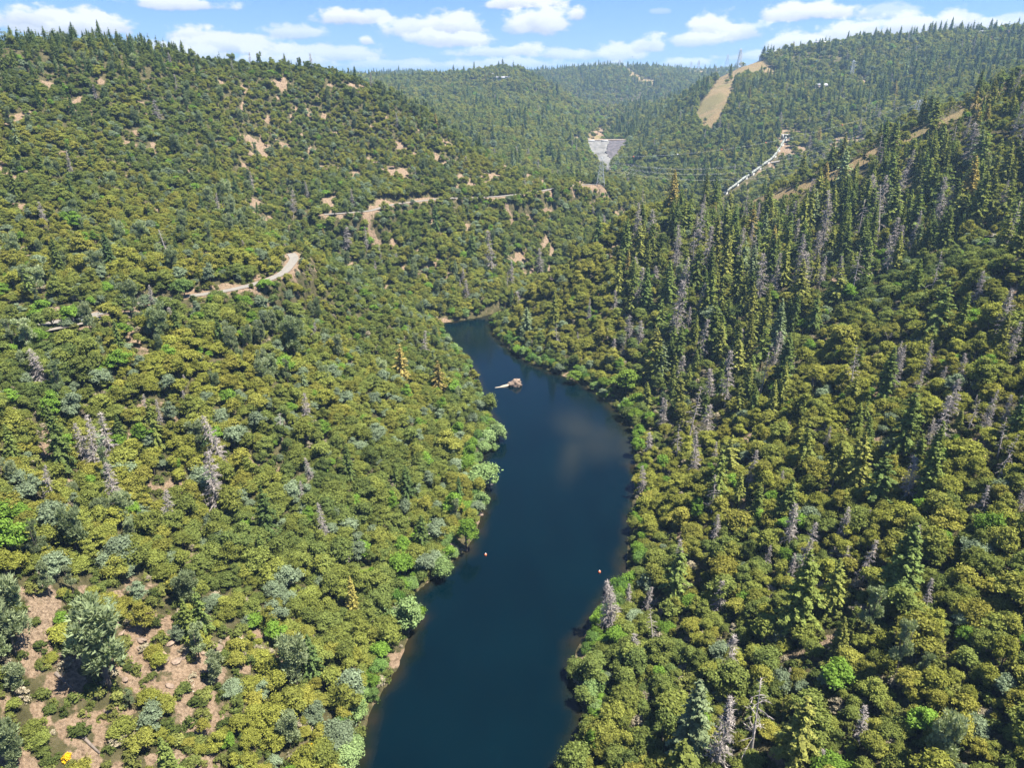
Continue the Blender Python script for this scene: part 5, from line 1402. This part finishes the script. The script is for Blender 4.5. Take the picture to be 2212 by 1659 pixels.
SUN_EL = math.radians(65); SUN_AZ = math.radians(106)     # clockwise from the view direction (+Y)
W = bpy.data.worlds.new('World'); scene.world = W; W.use_nodes = True; nt = W.node_tree; nt.nodes.clear()
out = nt.nodes.new('ShaderNodeOutputWorld')
sky = nt.nodes.new('ShaderNodeTexSky'); sky.sky_type = 'NISHITA'; sky.sun_disc = False
sky.sun_elevation = SUN_EL; sky.sun_rotation = SUN_AZ; sky.altitude = 300; sky.air_density = 1.0; sky.dust_density = .35; sky.ozone_density = 1.6
tc = nt.nodes.new('ShaderNodeTexCoord'); sep = nt.nodes.new('ShaderNodeSeparateXYZ'); nt.links.new(tc.outputs['Generated'], sep.inputs[0])
az = math_node(nt, 'ARCTAN2', sep.outputs[0], sep.outputs[1]); el = math_node(nt, 'ARCSINE', sep.outputs[2])
cv = nt.nodes.new('ShaderNodeCombineXYZ'); nt.links.new(az, cv.inputs[0]); nt.links.new(math_node(nt, 'MULTIPLY', el, 1.7), cv.inputs[1])
n1 = noise(nt, cv.outputs[0], 26, 6, .55); n2 = noise(nt, cv.outputs[0], 62, 5, .6)
na = math_node(nt, 'MULTIPLY', math_node(nt, 'SUBTRACT', n1, .5), 2.5); nb2 = math_node(nt, 'MULTIPLY', math_node(nt, 'SUBTRACT', n2, .5), 1.3)
# one cumulus cloud as a node group: soft ellipse with a flat base, broken up by the noise
cg = bpy.data.node_groups.new('cumulus', 'ShaderNodeTree')
for nm in ('az', 'el', 'na', 'nb', 'az0', 'el0', 'iw', 'ih', 'amount', 'alpha', 'lit'): cg.interface.new_socket(nm, in_out='INPUT', socket_type='NodeSocketFloat')
for nm in ('alpha', 'lit'): cg.interface.new_socket(nm, in_out='OUTPUT', socket_type='NodeSocketFloat')
gi = cg.nodes.new('NodeGroupInput'); go = cg.nodes.new('NodeGroupOutput'); I = gi.outputs
dx = math_node(cg, 'MULTIPLY', math_node(cg, 'SUBTRACT', I['az'], I['az0']), I['iw']); dy = math_node(cg, 'MULTIPLY', math_node(cg, 'SUBTRACT', I['el'], I['el0']), I['ih'])
dy2 = math_node(cg, 'MAXIMUM', dy, math_node(cg, 'MULTIPLY', dy, -1.9))
rr = math_node(cg, 'SQRT', math_node(cg, 'ADD', math_node(cg, 'MULTIPLY', dx, dx), math_node(cg, 'MULTIPLY', dy2, dy2)))
den = math_node(cg, 'ADD', math_node(cg, 'SUBTRACT', 1.0, rr), math_node(cg, 'ADD', math_node(cg, 'MULTIPLY', I['na'], .55), math_node(cg, 'MULTIPLY', I['nb'], .52)))
mr = cg.nodes.new('ShaderNodeMapRange'); mr.interpolation_type = 'SMOOTHSTEP'; cg.links.new(den, mr.inputs[0]); mr.inputs[1].default_value = .18; mr.inputs[2].default_value = .52
a = math_node(cg, 'MULTIPLY', mr.outputs[0], I['amount'])
lit = math_node(cg, 'ADD', math_node(cg, 'MULTIPLY_ADD', dy, .85, .46), math_node(cg, 'ADD', math_node(cg, 'MULTIPLY', I['na'], .26), math_node(cg, 'MULTIPLY', I['nb'], .22)), clamp=True)
ai = math_node(cg, 'SUBTRACT', 1.0, a)
cg.links.new(math_node(cg, 'ADD', math_node(cg, 'MULTIPLY', I['alpha'], ai), a), go.inputs['alpha'])
cg.links.new(math_node(cg, 'ADD', math_node(cg, 'MULTIPLY', I['lit'], ai), math_node(cg, 'MULTIPLY', lit, a)), go.inputs['lit'])
CLOUDS = [(130,42,160,34,1),(60,30,80,26,.9),(205,48,80,26,1),(385,4,120,16,.9),(420,72,75,26,1),(500,92,160,30,.95),(630,66,85,20,.7),(680,112,190,26,.85),(330,98,45,20,.8),(420,112,110,22,.9),(600,130,160,18,.6),
          (738,32,70,24,1),(808,32,38,18,.9),(790,85,22,14,1),(915,56,105,32,.9),(975,48,80,34,.95),(990,84,95,20,1),(930,78,70,20,.8),(1130,2,105,18,1),(1165,38,78,40,1),(1112,50,35,26,.6),(1250,26,26,22,1),
          (1060,110,90,16,.8),(1140,104,45,20,1),(1200,114,75,16,.8),(1100,134,150,16,.8),(960,140,120,12,.6),(850,136,150,14,.6),(1340,110,75,26,.95),(1400,92,45,24,.9),(1285,116,45,14,.7),
          (1540,52,72,44,1),(1610,62,55,26,.9),(1500,82,70,20,.8),(1750,20,115,24,1),(1850,68,190,30,1),(1725,86,75,24,1),(1985,50,150,30,1),(2070,36,60,24,.8),(1920,22,80,20,.5),(2190,42,70,20,.6),(1485,132,70,12,.9),(1640,118,110,14,.7),
          (1430,22,30,8,.3),(230,128,200,14,.5),(-160,50,150,40,1),(2380,60,180,40,1),(700,-70,200,40,1),(1500,-90,220,45,1),(1320,140,120,10,.5)]
alpha, litv = None, None
for (u, v, w, h, am) in CLOUDS:
    d = ray(u, v); d = d / np.linalg.norm(d)
    g = nt.nodes.new('ShaderNodeGroup'); g.node_tree = cg
    nt.links.new(az, g.inputs['az']); nt.links.new(el, g.inputs['el']); nt.links.new(na, g.inputs['na']); nt.links.new(nb2, g.inputs['nb'])
    g.inputs['az0'].default_value = math.atan2(d[0], d[1]); g.inputs['el0'].default_value = math.asin(d[2]) - .25 * h / FPX
    g.inputs['iw'].default_value = FPX / (w * 1.12) * (1 + .5 * (d[0] ** 2)); g.inputs['ih'].default_value = FPX / (h * 1.25) * (1 + .35 * d[0] ** 2); g.inputs['amount'].default_value = am
    if alpha is None: g.inputs['alpha'].default_value = 0; g.inputs['lit'].default_value = 0
    else: nt.links.new(alpha, g.inputs['alpha']); nt.links.new(litv, g.inputs['lit'])
    alpha, litv = g.outputs['alpha'], g.outputs['lit']
ccol = ramp(nt, math_node(nt, 'DIVIDE', litv, math_node(nt, 'MAXIMUM', alpha, .02)), [(.08, (.50, .55, .66)), (.36, (.78, .80, .85)), (.68, (1.06, 1.05, 1.04))])
tint = mixc(nt, 1.0, sky.outputs[0], (.46, .63, 1.06), 'MULTIPLY')
bs = nt.nodes.new('ShaderNodeBackground'); nt.links.new(tint, bs.inputs[0]); bs.inputs[1].default_value = .049
bc = nt.nodes.new('ShaderNodeBackground'); nt.links.new(ccol, bc.inputs[0]); bc.inputs[1].default_value = .32
mx = nt.nodes.new('ShaderNodeMixShader'); nt.links.new(math_node(nt, 'MULTIPLY', alpha, .93), mx.inputs[0]); nt.links.new(bs.outputs[0], mx.inputs[1]); nt.links.new(bc.outputs[0], mx.inputs[2])
nt.links.new(mx.outputs[0], out.inputs[0])
sl = bpy.data.lights.new('sun', 'SUN'); sl.energy = 4.8; sl.angle = math.radians(.53); sl.color = (1.0, .94, .82)
so = bpy.data.objects.new('sun', sl); COL.objects.link(so)
sd_ = Vector((math.sin(SUN_AZ) * math.cos(SUN_EL), math.cos(SUN_AZ) * math.cos(SUN_EL), math.sin(SUN_EL)))
so.rotation_euler = sd_.to_track_quat('Z', 'Y').to_euler(); so.location = (0, 0, 400)
cam = bpy.data.cameras.new('camera'); co = bpy.data.objects.new('camera', cam); COL.objects.link(co)
co.location = (0, 0, CAM_H); co.rotation_euler = (PI / 2 - PITCH, 0, 0)
cam.sensor_width = 36; cam.lens = 36 * FPX / SW; cam.clip_end = 80000; cam.clip_start = 1; scene.camera = co
scene.view_settings.view_transform = 'Standard'; scene.view_settings.look = 'None'; scene.view_settings.exposure = 1.75; scene.view_settings.gamma = 1
scene.cycles.max_bounces = 6; scene.cycles.diffuse_bounces = 4; scene.cycles.glossy_bounces = 2; scene.cycles.transmission_bounces = 2; scene.cycles.volume_bounces = 0; scene.cycles.transparent_max_bounces = 4
